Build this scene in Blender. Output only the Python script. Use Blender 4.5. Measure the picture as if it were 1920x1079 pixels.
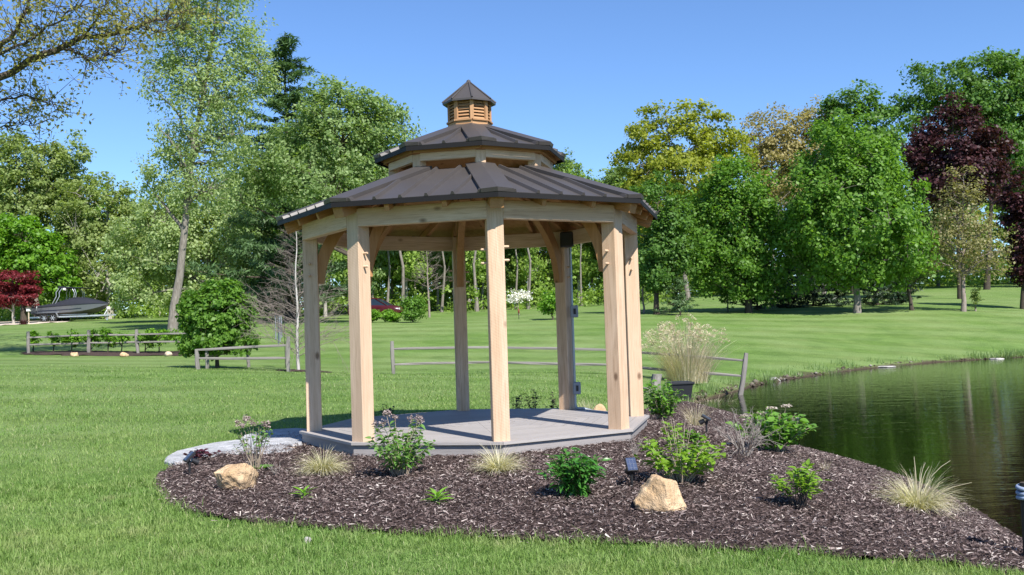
import bpy, bmesh, math, random
import numpy as np
from mathutils import Vector, Matrix, Euler

for o in list(bpy.data.objects): bpy.data.objects.remove(o)
SC = bpy.context.scene
COL = SC.collection
R = math.radians
PI = math.pi

# ------------------------------------------------------------------ camera
F_PX, W_PX, H_PX = 1848.8, 1920.0, 1079.0
PITCH, ROLL, CAM_Z = 0.0406, -0.0321, 1.3234
_cp, _sp = math.cos(PITCH), math.sin(PITCH)
FWD = Vector((0, _cp, _sp)); UP0 = Vector((0, -_sp, _cp)); RT0 = Vector((1, 0, 0))
_c, _s = math.cos(ROLL), math.sin(ROLL)
RT = RT0 * _c + UP0 * _s
UP = RT0 * (-_s) + UP0 * _c
CAM = Vector((0, 0, CAM_Z))
cam_data = bpy.data.cameras.new('camera')
cam = bpy.data.objects.new('camera', cam_data); COL.objects.link(cam)
cam_data.sensor_width = 36.0
cam_data.lens = F_PX / W_PX * 36.0
cam_data.clip_start = 0.1; cam_data.clip_end = 3000
M = Matrix((RT, UP, -FWD)).transposed().to_4x4(); M.translation = CAM
cam.matrix_world = M
SC.camera = cam

# ------------------------------------------------------------------ sky, sun, exposure
SUN_EL, SUN_ROT = R(46), R(150)
world = bpy.data.worlds.new('World'); SC.world = world; world.use_nodes = True
wn = world.node_tree; wn.nodes.clear()
sky = wn.nodes.new('ShaderNodeTexSky'); sky.sky_type = 'NISHITA'; sky.sun_disc = False
sky.sun_elevation = SUN_EL; sky.sun_rotation = SUN_ROT
sky.altitude = 800; sky.air_density = 1.0; sky.dust_density = 0.1; sky.ozone_density = 4.0
hs = wn.nodes.new('ShaderNodeMixRGB'); hs.blend_type = 'MULTIPLY'; hs.inputs[0].default_value = 1.0
hs.inputs[2].default_value = (0.76, 0.90, 1.08, 1)
bg = wn.nodes.new('ShaderNodeBackground'); bg.inputs[1].default_value = 0.104
wo = wn.nodes.new('ShaderNodeOutputWorld')
wn.links.new(sky.outputs[0], hs.inputs[1]); wn.links.new(hs.outputs[0], bg.inputs[0]); wn.links.new(bg.outputs[0], wo.inputs[0])
sun_d = bpy.data.lights.new('sun', 'SUN'); sun_d.energy = 5.0; sun_d.angle = R(0.53); sun_d.color = (1.0, 0.955, 0.89)
sun = bpy.data.objects.new('sun', sun_d); COL.objects.link(sun)
_sd = Vector((math.sin(SUN_ROT) * math.cos(SUN_EL), math.cos(SUN_ROT) * math.cos(SUN_EL), math.sin(SUN_EL)))
sun.rotation_euler = (-_sd).to_track_quat('-Z', 'Y').to_euler()
sun.location = _sd * 60
vs = SC.view_settings
vs.view_transform = 'Standard'; vs.look = 'None'; vs.exposure = 0.78; vs.gamma = 1.0; vs.use_curve_mapping = False
SC.cycles.max_bounces = 6; SC.cycles.transparent_max_bounces = 6
SC.cycles.diffuse_bounces = 3; SC.cycles.glossy_bounces = 3
SC.cycles.sample_clamp_indirect = 6.0

# ------------------------------------------------------------------ pixel <-> world helpers (1920x1079 pixels)
def ray(u, v):
    a = (u - W_PX / 2) / F_PX; b = -(v - H_PX / 2) / F_PX
    return FWD + RT * a + UP * b
def at(u, v, Y):
    d = ray(u, v); return CAM + d * (Y / d.y)
def onz(u, v, z):
    d = ray(u, v); return CAM + d * ((z - CAM.z) / d.z)
def mpp(Y): return Y / F_PX

# ------------------------------------------------------------------ object helpers
def tag(o, label=None, cat=None, group=None, kind=None):
    if label: o['label'] = label
    if cat: o['category'] = cat
    if group: o['group'] = group
    if kind: o['kind'] = kind
    return o
def link(name, data, parent=None, mat=None):
    o = bpy.data.objects.new(name, data); COL.objects.link(o)
    if parent is not None: o.parent = parent
    if mat is not None and data is not None and not data.materials: data.materials.append(mat)
    return o
def empty(name, loc=(0, 0, 0), rz=0.0, label=None, cat=None, group=None):
    o = bpy.data.objects.new(name, None); COL.objects.link(o)
    o.empty_display_size = 0.2
    o.location = loc; o.rotation_euler = (0, 0, rz)
    return tag(o, label, cat, group)
def mesh_np(name, V, polys, smooth=False, mat=None):
    """V (n,3); polys list of int arrays (m,k) with k=3,4,.."""
    me = bpy.data.meshes.new(name)
    V = np.asarray(V, dtype=np.float32).reshape(-1, 3)
    me.vertices.add(len(V)); me.vertices.foreach_set('co', V.ravel())
    ls = []; st = []; tot = 0
    for P in polys:
        P = np.asarray(P, dtype=np.int32)
        if P.size == 0: continue
        k = P.shape[1]
        ls.append(P.ravel()); st.append(np.arange(len(P), dtype=np.int32) * k + tot); tot += P.size
    ls = np.concatenate(ls); st = np.concatenate(st)
    me.loops.add(len(ls)); me.loops.foreach_set('vertex_index', ls)
    me.polygons.add(len(st)); me.polygons.foreach_set('loop_start', st)
    me.update(calc_edges=True)
    if smooth: me.polygons.foreach_set('use_smooth', np.ones(len(st), dtype=bool))
    if mat: me.materials.append(mat)
    return me
def rot_to(d):
    return Vector(d).to_track_quat('Z', 'Y').to_matrix()

class MB:
    """collects simple solids, builds ONE mesh"""
    def __init__(s): s.v = []; s.f = []; s.sm = []
    def add(s, vs, fs, smooth=False):
        n = len(s.v); s.v += [tuple(p) for p in vs]; s.f += [tuple(i + n for i in f) for f in fs]; s.sm += [smooth] * len(fs)
        return s
    def box(s, c, size, rot=None, ch=0.0):
        x, y, z = size[0] / 2, size[1] / 2, size[2] / 2
        if ch <= 0:
            p = [(-x, -y, -z), (x, -y, -z), (x, y, -z), (-x, y, -z), (-x, -y, z), (x, -y, z), (x, y, z), (-x, y, z)]
            f = [(3, 2, 1, 0), (4, 5, 6, 7), (0, 1, 5, 4), (1, 2, 6, 5), (2, 3, 7, 6), (3, 0, 4, 7)]
        else:   # chamfered along z edges and at both ends
            o = [(-x + ch, -y), (x - ch, -y), (x, -y + ch), (x, y - ch), (x - ch, y), (-x + ch, y), (-x, y - ch), (-x, -y + ch)]
            k = max(0.0, 1 - ch / max(x, 1e-6)); k2 = max(0.0, 1 - ch / max(y, 1e-6))
            p = [(a * k, b * k2, -z) for a, b in o] + [(a, b, -z + ch) for a, b in o] + [(a, b, z - ch) for a, b in o] + [(a * k, b * k2, z) for a, b in o]
            f = [tuple(range(7, -1, -1)), tuple(range(24, 32))]
            for r in range(3):
                for i in range(8):
                    j = (i + 1) % 8; f.append((r * 8 + i, r * 8 + j, r * 8 + 8 + j, r * 8 + 8 + i))
        m = rot if rot is not None else Matrix.Identity(3)
        c = Vector(c)
        return s.add([m @ Vector(q) + c for q in p], f)
    def bar(s, a, b, w, d, ch=0.0, up=(0, 0, 1)):
        a = Vector(a); b = Vector(b); z = (b - a).normalized(); u = Vector(up)
        if abs(z.dot(u)) > .98: u = Vector((1, 0, 0))
        x = u.cross(z).normalized(); y = z.cross(x)
        return s.box((a + b) / 2, (w, d, (b - a).length), Matrix((x, y, z)).transposed(), ch)
    def tube(s, pts, rad, n=8, cap=True, smooth=True):
        pts = [Vector(p) for p in pts]; m = len(pts)
        if not hasattr(rad, '__len__'): rad = [rad] * m
        vs = []; fs = []
        d0 = (pts[-1] - pts[0]).normalized() if (pts[-1] - pts[0]).length > 1e-6 else Vector((0, 0, 1))
        ref = Vector((0, 0, 1)) if abs(d0.z) < .9 else Vector((1, 0, 0))
        for i in range(m):
            t = (pts[min(i + 1, m - 1)] - pts[max(i - 1, 0)]).normalized()
            x = ref.cross(t)
            x = x.normalized() if x.length > 1e-4 else Vector((1, 0, 0))
            y = t.cross(x)
            for k in range(n):
                a = 2 * PI * k / n; vs.append(pts[i] + (x * math.cos(a) + y * math.sin(a)) * rad[i])
        for i in range(m - 1):
            for k in range(n):
                k2 = (k + 1) % n; fs.append((i * n + k, i * n + k2, (i + 1) * n + k2, (i + 1) * n + k))
        s.add(vs, fs, smooth)
        if cap:
            s.add(vs[:n], [tuple(range(n - 1, -1, -1))]); s.add(vs[-n:], [tuple(range(n))])
        return s
    def prism(s, poly, z0, z1):
        n = len(poly)
        vs = [(x, y, z0) for x, y in poly] + [(x, y, z1) for x, y in poly]
        fs = [tuple(range(n - 1, -1, -1)), tuple(range(n, 2 * n))] + [(i, (i + 1) % n, n + (i + 1) % n, n + i) for i in range(n)]
        return s.add(vs, fs)
    def mesh(s, name, mat=None):
        me = bpy.data.meshes.new(name); me.from_pydata(s.v, [], s.f)
        me.polygons.foreach_set('use_smooth', np.array(s.sm, dtype=bool))
        if mat: me.materials.append(mat)
        me.update(); return me
    def build(s, name, mat, parent=None): return link(name, s.mesh(name, mat), parent)

# ------------------------------------------------------------------ material helpers
def mk(name):
    m = bpy.data.materials.new(name); m.use_nodes = True
    nt = m.node_tree; nt.nodes.clear()
    out = nt.nodes.new('ShaderNodeOutputMaterial')
    return m, nt, out
def nd(nt, typ, ins=None, **props):
    n = nt.nodes.new(typ)
    for k, v in props.items(): setattr(n, k, v)
    for k, v in (ins or {}).items():
        if isinstance(v, bpy.types.NodeSocket): nt.links.new(v, n.inputs[k])
        else: n.inputs[k].default_value = v
    return n
def ramp(nt, fac, stops, interp='LINEAR'):
    r = nt.nodes.new('ShaderNodeValToRGB'); r.color_ramp.interpolation = interp
    e = r.color_ramp.elements
    while len(e) < len(stops): e.new(0.5)
    for i, (p, c) in enumerate(stops):
        e[i].position = p; e[i].color = (*c, 1) if len(c) == 3 else c
    nt.links.new(fac, r.inputs[0]); return r
def mixc(nt, fac, a, b, mode='MIX'):
    n = nt.nodes.new('ShaderNodeMixRGB'); n.blend_type = mode
    for i, v in ((0, fac), (1, a), (2, b)):
        if isinstance(v, bpy.types.NodeSocket): nt.links.new(v, n.inputs[i])
        elif i == 0: n.inputs[0].default_value = v
        else: n.inputs[i].default_value = (*v, 1) if len(v) == 3 else v
    return n.outputs[0]
def coords(nt, kind='Object', scale=(1, 1, 1), rot=(0, 0, 0)):
    tc = nt.nodes.new('ShaderNodeTexCoord')
    mp = nd(nt, 'ShaderNodeMapping', {'Vector': tc.outputs[kind], 'Scale': scale, 'Rotation': rot})
    return mp.outputs[0]
def noise(nt, vec, scale, detail=4, rough=.55, dist=0.0):
    n = nd(nt, 'ShaderNodeTexNoise', {'Scale': scale, 'Detail': detail, 'Roughness': rough, 'Distortion': dist})
    if vec is not None: nt.links.new(vec, n.inputs['Vector'])
    return n.outputs['Fac']
def math_(nt, op, a, b=0.0, clamp=False):
    n = nt.nodes.new('ShaderNodeMath'); n.operation = op; n.use_clamp = clamp
    for i, v in ((0, a), (1, b)):
        if isinstance(v, bpy.types.NodeSocket): nt.links.new(v, n.inputs[i])
        else: n.inputs[i].default_value = v
    return n.outputs[0]
def bump(nt, h, strength=.4, dist=.01):
    return nd(nt, 'ShaderNodeBump', {'Height': h, 'Strength': strength, 'Distance': dist}).outputs[0]
def princ(nt, out, col, rough=.6, spec=.4, metal=0.0, normal=None, **kw):
    ins = {'Base Color': col if isinstance(col, bpy.types.NodeSocket) else (*col, 1), 'Roughness': rough, 'Metallic': metal, 'Specular IOR Level': spec}
    if normal is not None: ins['Normal'] = normal
    ins.update(kw)
    p = nd(nt, 'ShaderNodeBsdfPrincipled', ins)
    nt.links.new(p.outputs[0], out.inputs[0]); return p

def simple_mat(name, col, rough=.5, metal=0.0, spec=.4, var=.15, scale=6.0, bmp=.1):
    m, nt, out = mk(name)
    v = coords(nt)
    n = noise(nt, v, scale, 5)
    c = mixc(nt, n, tuple(x * (1 - var) for x in col), tuple(min(1, x * (1 + var)) for x in col))
    n2 = noise(nt, v, scale * 12, 3)
    rg = nd(nt, 'ShaderNodeMapRange', {'Value': n, 'To Min': max(0, rough - .08), 'To Max': min(1, rough + .08)}).outputs[0]
    princ(nt, out, c, rg, spec, metal, bump(nt, n2, bmp, .003))
    return m

def wood_mat(name, a, b, dark, grain=14.0, knots=True, rough=.75, saw=0.0, grey=None):
    """grain runs along the object's own Z axis"""
    m, nt, out = mk(name)
    oi = nt.nodes.new('ShaderNodeObjectInfo')
    tc = nt.nodes.new('ShaderNodeTexCoord')
    off = nd(nt, 'ShaderNodeVectorMath', {0: tc.outputs['Object'], 1: (0, 0, 0)}, operation='ADD')
    cx = nd(nt, 'ShaderNodeCombineXYZ', {'X': math_(nt, 'MULTIPLY', oi.outputs['Random'], 37.0), 'Y': math_(nt, 'MULTIPLY', oi.outputs['Random'], 91.0), 'Z': math_(nt, 'MULTIPLY', oi.outputs['Random'], 53.0)})
    nt.links.new(cx.outputs[0], off.inputs[1])
    v = nd(nt, 'ShaderNodeMapping', {'Vector': off.outputs[0], 'Scale': (1, 1, .05)}).outputs[0]
    g1 = noise(nt, v, grain, 5, .6, .6)
    g2 = noise(nt, v, grain * 7, 3, .6)
    big = noise(nt, nd(nt, 'ShaderNodeMapping', {'Vector': off.outputs[0], 'Scale': (1, 1, .35)}).outputs[0], 3.0, 3)
    c = mixc(nt, ramp(nt, g1, [(.32, a), (.68, b)]).outputs[0], dark, b)
    c = mixc(nt, ramp(nt, g1, [(.3, (0, 0, 0)), (.7, (1, 1, 1))]).outputs[0], a, b)
    c = mixc(nt, math_(nt, 'MULTIPLY', ramp(nt, g2, [(.48, (0, 0, 0)), (.72, (1, 1, 1))]).outputs[0], .6), c, dark)
    c = mixc(nt, ramp(nt, big, [(.42, (0, 0, 0)), (.72, (.55, .55, .55))]).outputs[0], c, grey if grey else tuple(x * .82 for x in a))
    c = mixc(nt, math_(nt, 'MULTIPLY', oi.outputs['Random'], .5), c, tuple(x * .66 for x in b))
    if knots:
        vo = nd(nt, 'ShaderNodeTexVoronoi', {'Vector': nd(nt, 'ShaderNodeMapping', {'Vector': off.outputs[0], 'Scale': (1, 1, .55)}).outputs[0], 'Scale': 3.6})
        k = ramp(nt, vo.outputs['Distance'], [(.05, (1, 1, 1)), (.115, (0, 0, 0))]).outputs[0]
        c = mixc(nt, math_(nt, 'MULTIPLY', k, .8), c, tuple(x * .45 for x in dark))
    h = g2
    if saw > 0:
        vr = nd(nt, 'ShaderNodeMapping', {'Vector': tc.outputs['Object'], 'Rotation': (0, 0, 0), 'Scale': (1, 1, 1)}).outputs[0]
        wv = nd(nt, 'ShaderNodeTexWave', {'Vector': nd(nt, 'ShaderNodeMapping', {'Vector': tc.outputs['Object'], 'Rotation': (.5, .5, 0)}).outputs[0], 'Scale': 14.0, 'Distortion': 1.5, 'Detail': 2.0}, bands_direction='Z')
        h = math_(nt, 'ADD', math_(nt, 'MULTIPLY', wv.outputs['Fac'], saw), g2)
        c = mixc(nt, math_(nt, 'MULTIPLY', wv.outputs['Fac'], .10 * saw), c, dark)
    princ(nt, out, c, rough, .25, 0, bump(nt, h, .35, .004))
    return m

def leaf_mat(name, cols, trans=.35, rough=.5, spec=.35, patch=.25):
    """cols: dark..light list; varies leaf by leaf and by patches of the crown"""
    m, nt, out = mk(name)
    cols = [tuple(min(.85, x * 1.22) for x in c) for c in cols]
    ge = nt.nodes.new('ShaderNodeNewGeometry')
    oi = nt.nodes.new('ShaderNodeObjectInfo')
    r = math_(nt, 'ADD', math_(nt, 'MULTIPLY', ge.outputs['Random Per Island'], .8), math_(nt, 'MULTIPLY', oi.outputs['Random'], .2))
    st = [(i / max(1, len(cols) - 1) * .9 + .05, c) for i, c in enumerate(cols)]
    c = ramp(nt, r, st).outputs[0]
    nz = noise(nt, coords(nt), .6, 2)
    c = mixc(nt, math_(nt, 'MULTIPLY', nz, patch), c, cols[-1])
    d = nd(nt, 'ShaderNodeBsdfPrincipled', {'Base Color': c, 'Roughness': rough, 'Specular IOR Level': spec})
    tcol = mixc(nt, 1.0, c, (1.25, 1.3, .55), 'MULTIPLY')
    t = nd(nt, 'ShaderNodeBsdfTranslucent', {'Color': tcol})
    trans = min(.5, trans * 1.12)
    mx = nd(nt, 'ShaderNodeMixShader', {0: trans, 1: d.outputs[0], 2: t.outputs[0]})
    nt.links.new(mx.outputs[0], out.inputs[0])
    return m

def bark_mat(name, a, b, scale=6.0):
    m, nt, out = mk(name)
    v = coords(nt, 'Object', (1, 1, .22))
    n = noise(nt, v, scale * 2.2, 6, .65, .8)
    n2 = noise(nt, coords(nt), 1.1, 3)
    c = ramp(nt, n, [(.3, a), (.7, b)]).outputs[0]
    c = mixc(nt, math_(nt, 'MULTIPLY', n2, .4), c, tuple(x * .6 for x in b))
    princ(nt, out, c, .9, .15, 0, bump(nt, n, .8, .03))
    return m

MAT = {}
# ================================================================== TERRAIN
GC = Vector((-0.438, 11.612, 0)); GTH = 0.1491     # gazebo centre and turn
POND_Z = -0.71
def catmull(P, n=8, closed=False):
    P = [Vector(p) for p in P]; out = []
    m = len(P)
    for i in range(m if closed else m - 1):
        p0 = P[(i - 1) % m] if closed or i > 0 else P[i]
        p1 = P[i]; p2 = P[(i + 1) % m]
        p3 = P[(i + 2) % m] if closed or i + 2 < m else p2
        for k in range(n):
            t = k / n
            out.append(.5 * ((2 * p1) + (p2 - p0) * t + (2 * p0 - 5 * p1 + 4 * p2 - p3) * t * t + (3 * p1 - p0 - 3 * p2 + p3) * t ** 3))
    if not closed: out.append(P[-1])
    return out
_shore_near = [(1985, 1075), (1905, 1018), (1860, 988), (1800, 958), (1720, 918), (1640, 887), (1560, 866), (1500, 852), (1450, 832), (1405, 806), (1368, 790), (1335, 782), (1300, 772)]
_shore_back = [(1287, 764), (1300, 756), (1335, 747), (1385, 733), (1450, 717), (1540, 703), (1650, 689), (1770, 679), (1900, 671), (2050, 662)]
_sh = [onz(u, v, POND_Z) for u, v in _shore_near + _shore_back]
_sh = [Vector((p.x, p.y, 0)) for p in _sh]
_ext = [Vector((46, 52, 0)), Vector((62, 40, 0)), Vector((55, 18, 0)), Vector((30, 4, 0)), Vector((10, 3.6, 0)), Vector((6.0, 5.2, 0))]
POND = catmull(_sh + _ext, 6, True)
POND_NP = np.array([(p.x, p.y) for p in POND])
def inside(P, poly):
    x, y = P[:, 0], P[:, 1]; r = np.zeros(len(P), bool); n = len(poly); j = n - 1
    for i in range(n):
        xi, yi = poly[i]; xj, yj = poly[j]
        c = ((yi > y) != (yj > y))
        if abs(yj - yi) > 1e-12:
            r ^= c & (x < (xj - xi) * (y - yi) / (yj - yi) + xi)
        j = i
    return r
def pdist(P, poly, closed=True):
    d = np.full(len(P), 1e9); n = len(poly)
    for i in range(n if closed else n - 1):
        a = poly[i]; b = poly[(i + 1) % n]; ab = b - a
        t = np.clip(((P - a) @ ab) / max(ab @ ab, 1e-9), 0, 1)
        q = a + t[:, None] * ab
        d = np.minimum(d, np.hypot(P[:, 0] - q[:, 0], P[:, 1] - q[:, 1]))
    return d
_ctl = [(-4, 0, 0), (4, 0, -.12), (-8, 4, .04), (-3, 3, .0), (0, 4, 0), (3.4, 5, -.2), (-3, 6, .02), (0, 6.2, .0), (2.4, 6.4, -.08), (3.6, 6.4, -.3),
        (-6, 9, .06), (-10, 13, .12), (-5, 15, .06), (-9, 20, .2), (0, 19, .0), (3, 18, -.12), (-22, 30, .8), (-30, 15, .7), (2.6, 8.0, -.02), (3.2, 10.2, -.18)]
for k in range(8):
    a = k * PI / 4 + GTH; _ctl.append((GC.x + 2.3 * math.cos(a), GC.y + 2.3 * math.sin(a), .03))
for p in [(541, 697, 29), (372, 694, 29), (52, 664, 43), (166, 663, 43), (257, 665, 43), (323, 627, 52), (140, 603, 88), (0, 611, 80), (480, 606, 66), (600, 601, 72),
          (737, 703, 30.8), (750, 601, 74), (1000, 583, 80), (1130, 578, 82), (1290, 719, 27.5), (1240, 734, 24.5),
          (1600, 640, 47), (1850, 630, 50), (1320, 640, 45), (1231, 588, 62), (1403, 589, 62), (1607, 587, 60), (1805, 584, 60), (1915, 584, 62), (2060, 584, 62),
          (1850, 537, 108), (1300, 562, 92), (1600, 548, 102), (2050, 530, 110), (1000, 668, 40), (500, 650, 45)]:
    q = at(*p); _ctl.append((q.x, q.y, q.z))
for p in _sh[::2]: _ctl.append((p.x, p.y, POND_Z + .05))
_ctl += [(62, 48, POND_Z + .3), (66, 20, POND_Z + .3), (40, -5, -.5), (70, 75, 1.6), (-70, 90, 3.6), (-90, 40, 2.4), (-60, 10, 1.2),
         (-150, 150, 5), (0, 130, 4.6), (120, 130, 6), (0, 220, 6.5), (-150, 260, 7), (150, 260, 8), (0, 420, 8), (-400, 420, 8), (400, 420, 9), (400, 0, 0), (-400, 0, 3), (0, -200, 0), (300, -300, 0), (-300, -300, 0)]
_ctl = np.array(_ctl)
def _phi(r2): return .5 * r2 * np.log(r2 + 1e-9)
def _tps_fit(C):
    n = len(C); d = C[:, None, :2] - C[None, :, :2]
    K = _phi((d ** 2).sum(-1)) + np.eye(n) * 1.0
    Pm = np.c_[np.ones(n), C[:, :2]]
    A = np.block([[K, Pm], [Pm.T, np.zeros((3, 3))]])
    return np.linalg.solve(A, np.r_[C[:, 2], 0, 0, 0])
_w = _tps_fit(_ctl)
def ground(P, carve=True):
    P = np.asarray(P, float).reshape(-1, 2); out = np.empty(len(P))
    for s in range(0, len(P), 20000):
        Q = P[s:s + 20000]; d = Q[:, None, :] - _ctl[None, :, :2]
        out[s:s + 20000] = _phi((d ** 2).sum(-1)) @ _w[:-3] + _w[-3] + Q @ _w[-2:]
    if carve:
        dd = pdist(P, POND_NP); ins = inside(P, POND_NP)
        out = np.where(ins, np.minimum(out, POND_Z - .02 - np.minimum(dd * .6, 1.2)), np.maximum(out, np.where(dd < 12, POND_Z + .025 + np.minimum(dd * .12, .12), -9)))
    return out
_GB = []
def gz(x, y):
    if y > 36 and _GB and -150 < x < 150 and y < 150: return float(_GB[0](np.array([(x, y)]))[0])
    return float(ground([(x, y)])[0])
def base_at(u, Y):
    """world point on the ground under pixel column u at distance Y"""
    p = at(u, 640, Y)
    for _ in range(3):
        z = gz(p.x, p.y)
        d = p - CAM; v = 539.5
        # refine column for roll: solve pixel v of (x,Y,z)
        dv = Vector((p.x, Y, z)) - CAM
        vv = 539.5 - F_PX * dv.dot(UP) / dv.dot(FWD)
        p = at(u, vv, Y)
    return Vector((p.x, Y, gz(p.x, Y)))

# ---- materials of the ground
def lawn_material():
    m, nt, out = mk('lawn_grass')
    tc = nt.nodes.new('ShaderNodeTexCoord')
    P = tc.outputs['Object']
    big = noise(nt, P, .18, 4, .6)
    mid = noise(nt, P, 1.3, 5, .6)
    fine = noise(nt, P, 26, 4, .7)
    blade = noise(nt, nd(nt, 'ShaderNodeMapping', {'Vector': P, 'Scale': (1, .35, 1)}).outputs[0], 60, 3, .7)
    st = nd(nt, 'ShaderNodeTexWave', {'Vector': nd(nt, 'ShaderNodeMapping', {'Vector': P, 'Rotation': (0, 0, R(6))}).outputs[0], 'Scale': .105, 'Distortion': 3.6, 'Detail': 4.0, 'Detail Scale': .45}, bands_direction='Y')
    c = ramp(nt, mid, [(.3, (.100, .178, .034)), (.55, (.140, .235, .050)), (.8, (.188, .285, .074))]).outputs[0]
    c = mixc(nt, ramp(nt, big, [(.4, (0, 0, 0)), (.66, (.7, .7, .7))]).outputs[0], c, (.225, .275, .105))
    c = mixc(nt, ramp(nt, noise(nt, P, .6, 5, .65), [(.34, (.6, .6, .6)), (.52, (0, 0, 0))]).outputs[0], c, (.080, .150, .030))
    c = mixc(nt, math_(nt, 'MULTIPLY', math_(nt, 'MULTIPLY', ramp(nt, st.outputs['Fac'], [(.25, (0, 0, 0)), (.75, (1, 1, 1))]).outputs[0], ramp(nt, big, [(.3, (.25, .25, .25)), (.65, (1, 1, 1))]).outputs[0]), .5), c, (.245, .345, .125))  # mowing stripes: sheen of bent grass painted into the colour as lighter bands
    c = mixc(nt, math_(nt, 'MULTIPLY', ramp(nt, fine, [(.35, (1, 1, 1)), (.6, (0, 0, 0))]).outputs[0], .45), c, (.050, .085, .018))
    # bare earth just above the water line
    sx = nd(nt, 'ShaderNodeSeparateXYZ', {0: P})
    zz = math_(nt, 'ADD', sx.outputs['Z'], math_(nt, 'MULTIPLY', math_(nt, 'SUBTRACT', mid, .5), .22))
    e = nd(nt, 'ShaderNodeMapRange', {'Value': zz, 'From Min': POND_Z + .03, 'From Max': POND_Z + .13, 'To Min': 1.0, 'To Max': 0.0}).outputs[0]
    dirt = ramp(nt, fine, [(.3, (.030, .022, .014)), (.7, (.110, .085, .055))]).outputs[0]
    c = mixc(nt, e, c, dirt)
    h = math_(nt, 'ADD', math_(nt, 'MULTIPLY', fine, .6), blade)
    princ(nt, out, c, .85, .15, 0, bump(nt, h, .9, .035))
    return m
MAT['lawn'] = lawn_material()

def axis(*segs):
    out = []
    for a, b, st in segs: out += list(np.arange(a, b, st))
    return np.array(sorted(set(np.round(out, 3))))
_ax = axis((-700, -120, 60), (-120, -40, 6), (-40, -12, 1.5), (-12, 10, .25), (10, 32, .5), (32, 70, 1.5), (70, 160, 8), (160, 701, 60))
_ay = axis((-300, -10, 40), (-10, 3, 1.5), (3, 22, .25), (22, 56, .4), (56, 110, 1.5), (110, 200, 8), (200, 901, 60))
_X, _Y = np.meshgrid(_ax, _ay); _P = np.c_[_X.ravel(), _Y.ravel()]
_Z = ground(_P)
class GridF:
    """bilinear lookup of a function sampled on a regular grid (for scattering)"""
    def __init__(s, fn, x0, x1, y0, y1, st):
        s.x0, s.y0, s.st = x0, y0, st
        xs = np.arange(x0, x1 + st, st); ys = np.arange(y0, y1 + st, st)
        X, Y = np.meshgrid(xs, ys); s.g = fn(np.c_[X.ravel(), Y.ravel()]).reshape(len(ys), len(xs))
    def __call__(s, P):
        fx = np.clip((P[:, 0] - s.x0) / s.st, 0, s.g.shape[1] - 1.001); fy = np.clip((P[:, 1] - s.y0) / s.st, 0, s.g.shape[0] - 1.001)
        i = fx.astype(int); j = fy.astype(int); a = fx - i; b = fy - j; g = s.g
        return (g[j, i] * (1 - a) + g[j, i + 1] * a) * (1 - b) + (g[j + 1, i] * (1 - a) + g[j + 1, i + 1] * a) * b
def _sd(poly):
    def f(P):
        d = pdist(P, poly); return np.where(inside(P, poly), d, -d)
    return f
Gz = GridF(ground, -22, 24, 3, 40, .25)
_GB.append(GridF(ground, -151, 151, 33, 151, 1.0))
Gpond = GridF(_sd(POND_NP), -1, 24, 3, 40, .2)
# the deck covers the ground under it; keep that patch a little lower
_dk = np.hypot(_P[:, 0] - GC.x, _P[:, 1] - GC.y) < 1.8
_Z = np.where(_dk, _Z - .06, _Z)
_nx, _ny = len(_ax), len(_ay)
_i = np.arange((_nx - 1) * (_ny - 1)); _a = (_i // (_nx - 1)) * _nx + _i % (_nx - 1)
lawn = link('lawn', mesh_np('lawn', np.c_[_P, _Z], [np.c_[_a, _a + 1, _a + _nx + 1, _a + _nx]], True, MAT['lawn']))
tag(lawn, 'mown green lawn rising to the trees', None, kind='structure')

# ---- pond water
def water_material():
    m, nt, out = mk('pond_water')
    v = coords(nt, 'Object', (.42, 1.5, 1), (0, 0, R(-14)))
    n1 = noise(nt, v, 2.2, 4, .55, .3)
    n2 = noise(nt, v, 8.0, 3, .55, .2)
    h = math_(nt, 'ADD', n1, math_(nt, 'MULTIPLY', n2, .30))
    col = ramp(nt, noise(nt, coords(nt), .25, 2), [(.3, (.0025, .003, .0012)), (.7, (.005, .005, .002))]).outputs[0]
    princ(nt, out, col, .015, .5, 0, bump(nt, h, .15, .045), IOR=1.33)
    return m
MAT['water'] = water_material()
_pn = []
_ar = sum(POND_NP[i, 0] * POND_NP[(i + 1) % len(POND_NP), 1] - POND_NP[(i + 1) % len(POND_NP), 0] * POND_NP[i, 1] for i in range(len(POND_NP)))
_sg = 1 if _ar > 0 else -1
for i in range(len(POND_NP)):
    a = POND_NP[i - 1]; b = POND_NP[(i + 1) % len(POND_NP)]; t = b - a; t /= np.hypot(*t) + 1e-9
    _pn.append(POND_NP[i] + _sg * np.array([t[1], -t[0]]) * .12)
_vv = [(p[0], p[1], POND_Z) for p in _pn]
me = bpy.data.meshes.new('pond_water'); me.from_pydata(_vv if _sg > 0 else _vv[::-1], [], [tuple(range(len(_vv)))]); me.materials.append(MAT['water'])
tag(link('pond_water', me), 'dark rippled pond water reflecting the trees', None, kind='structure')

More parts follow.
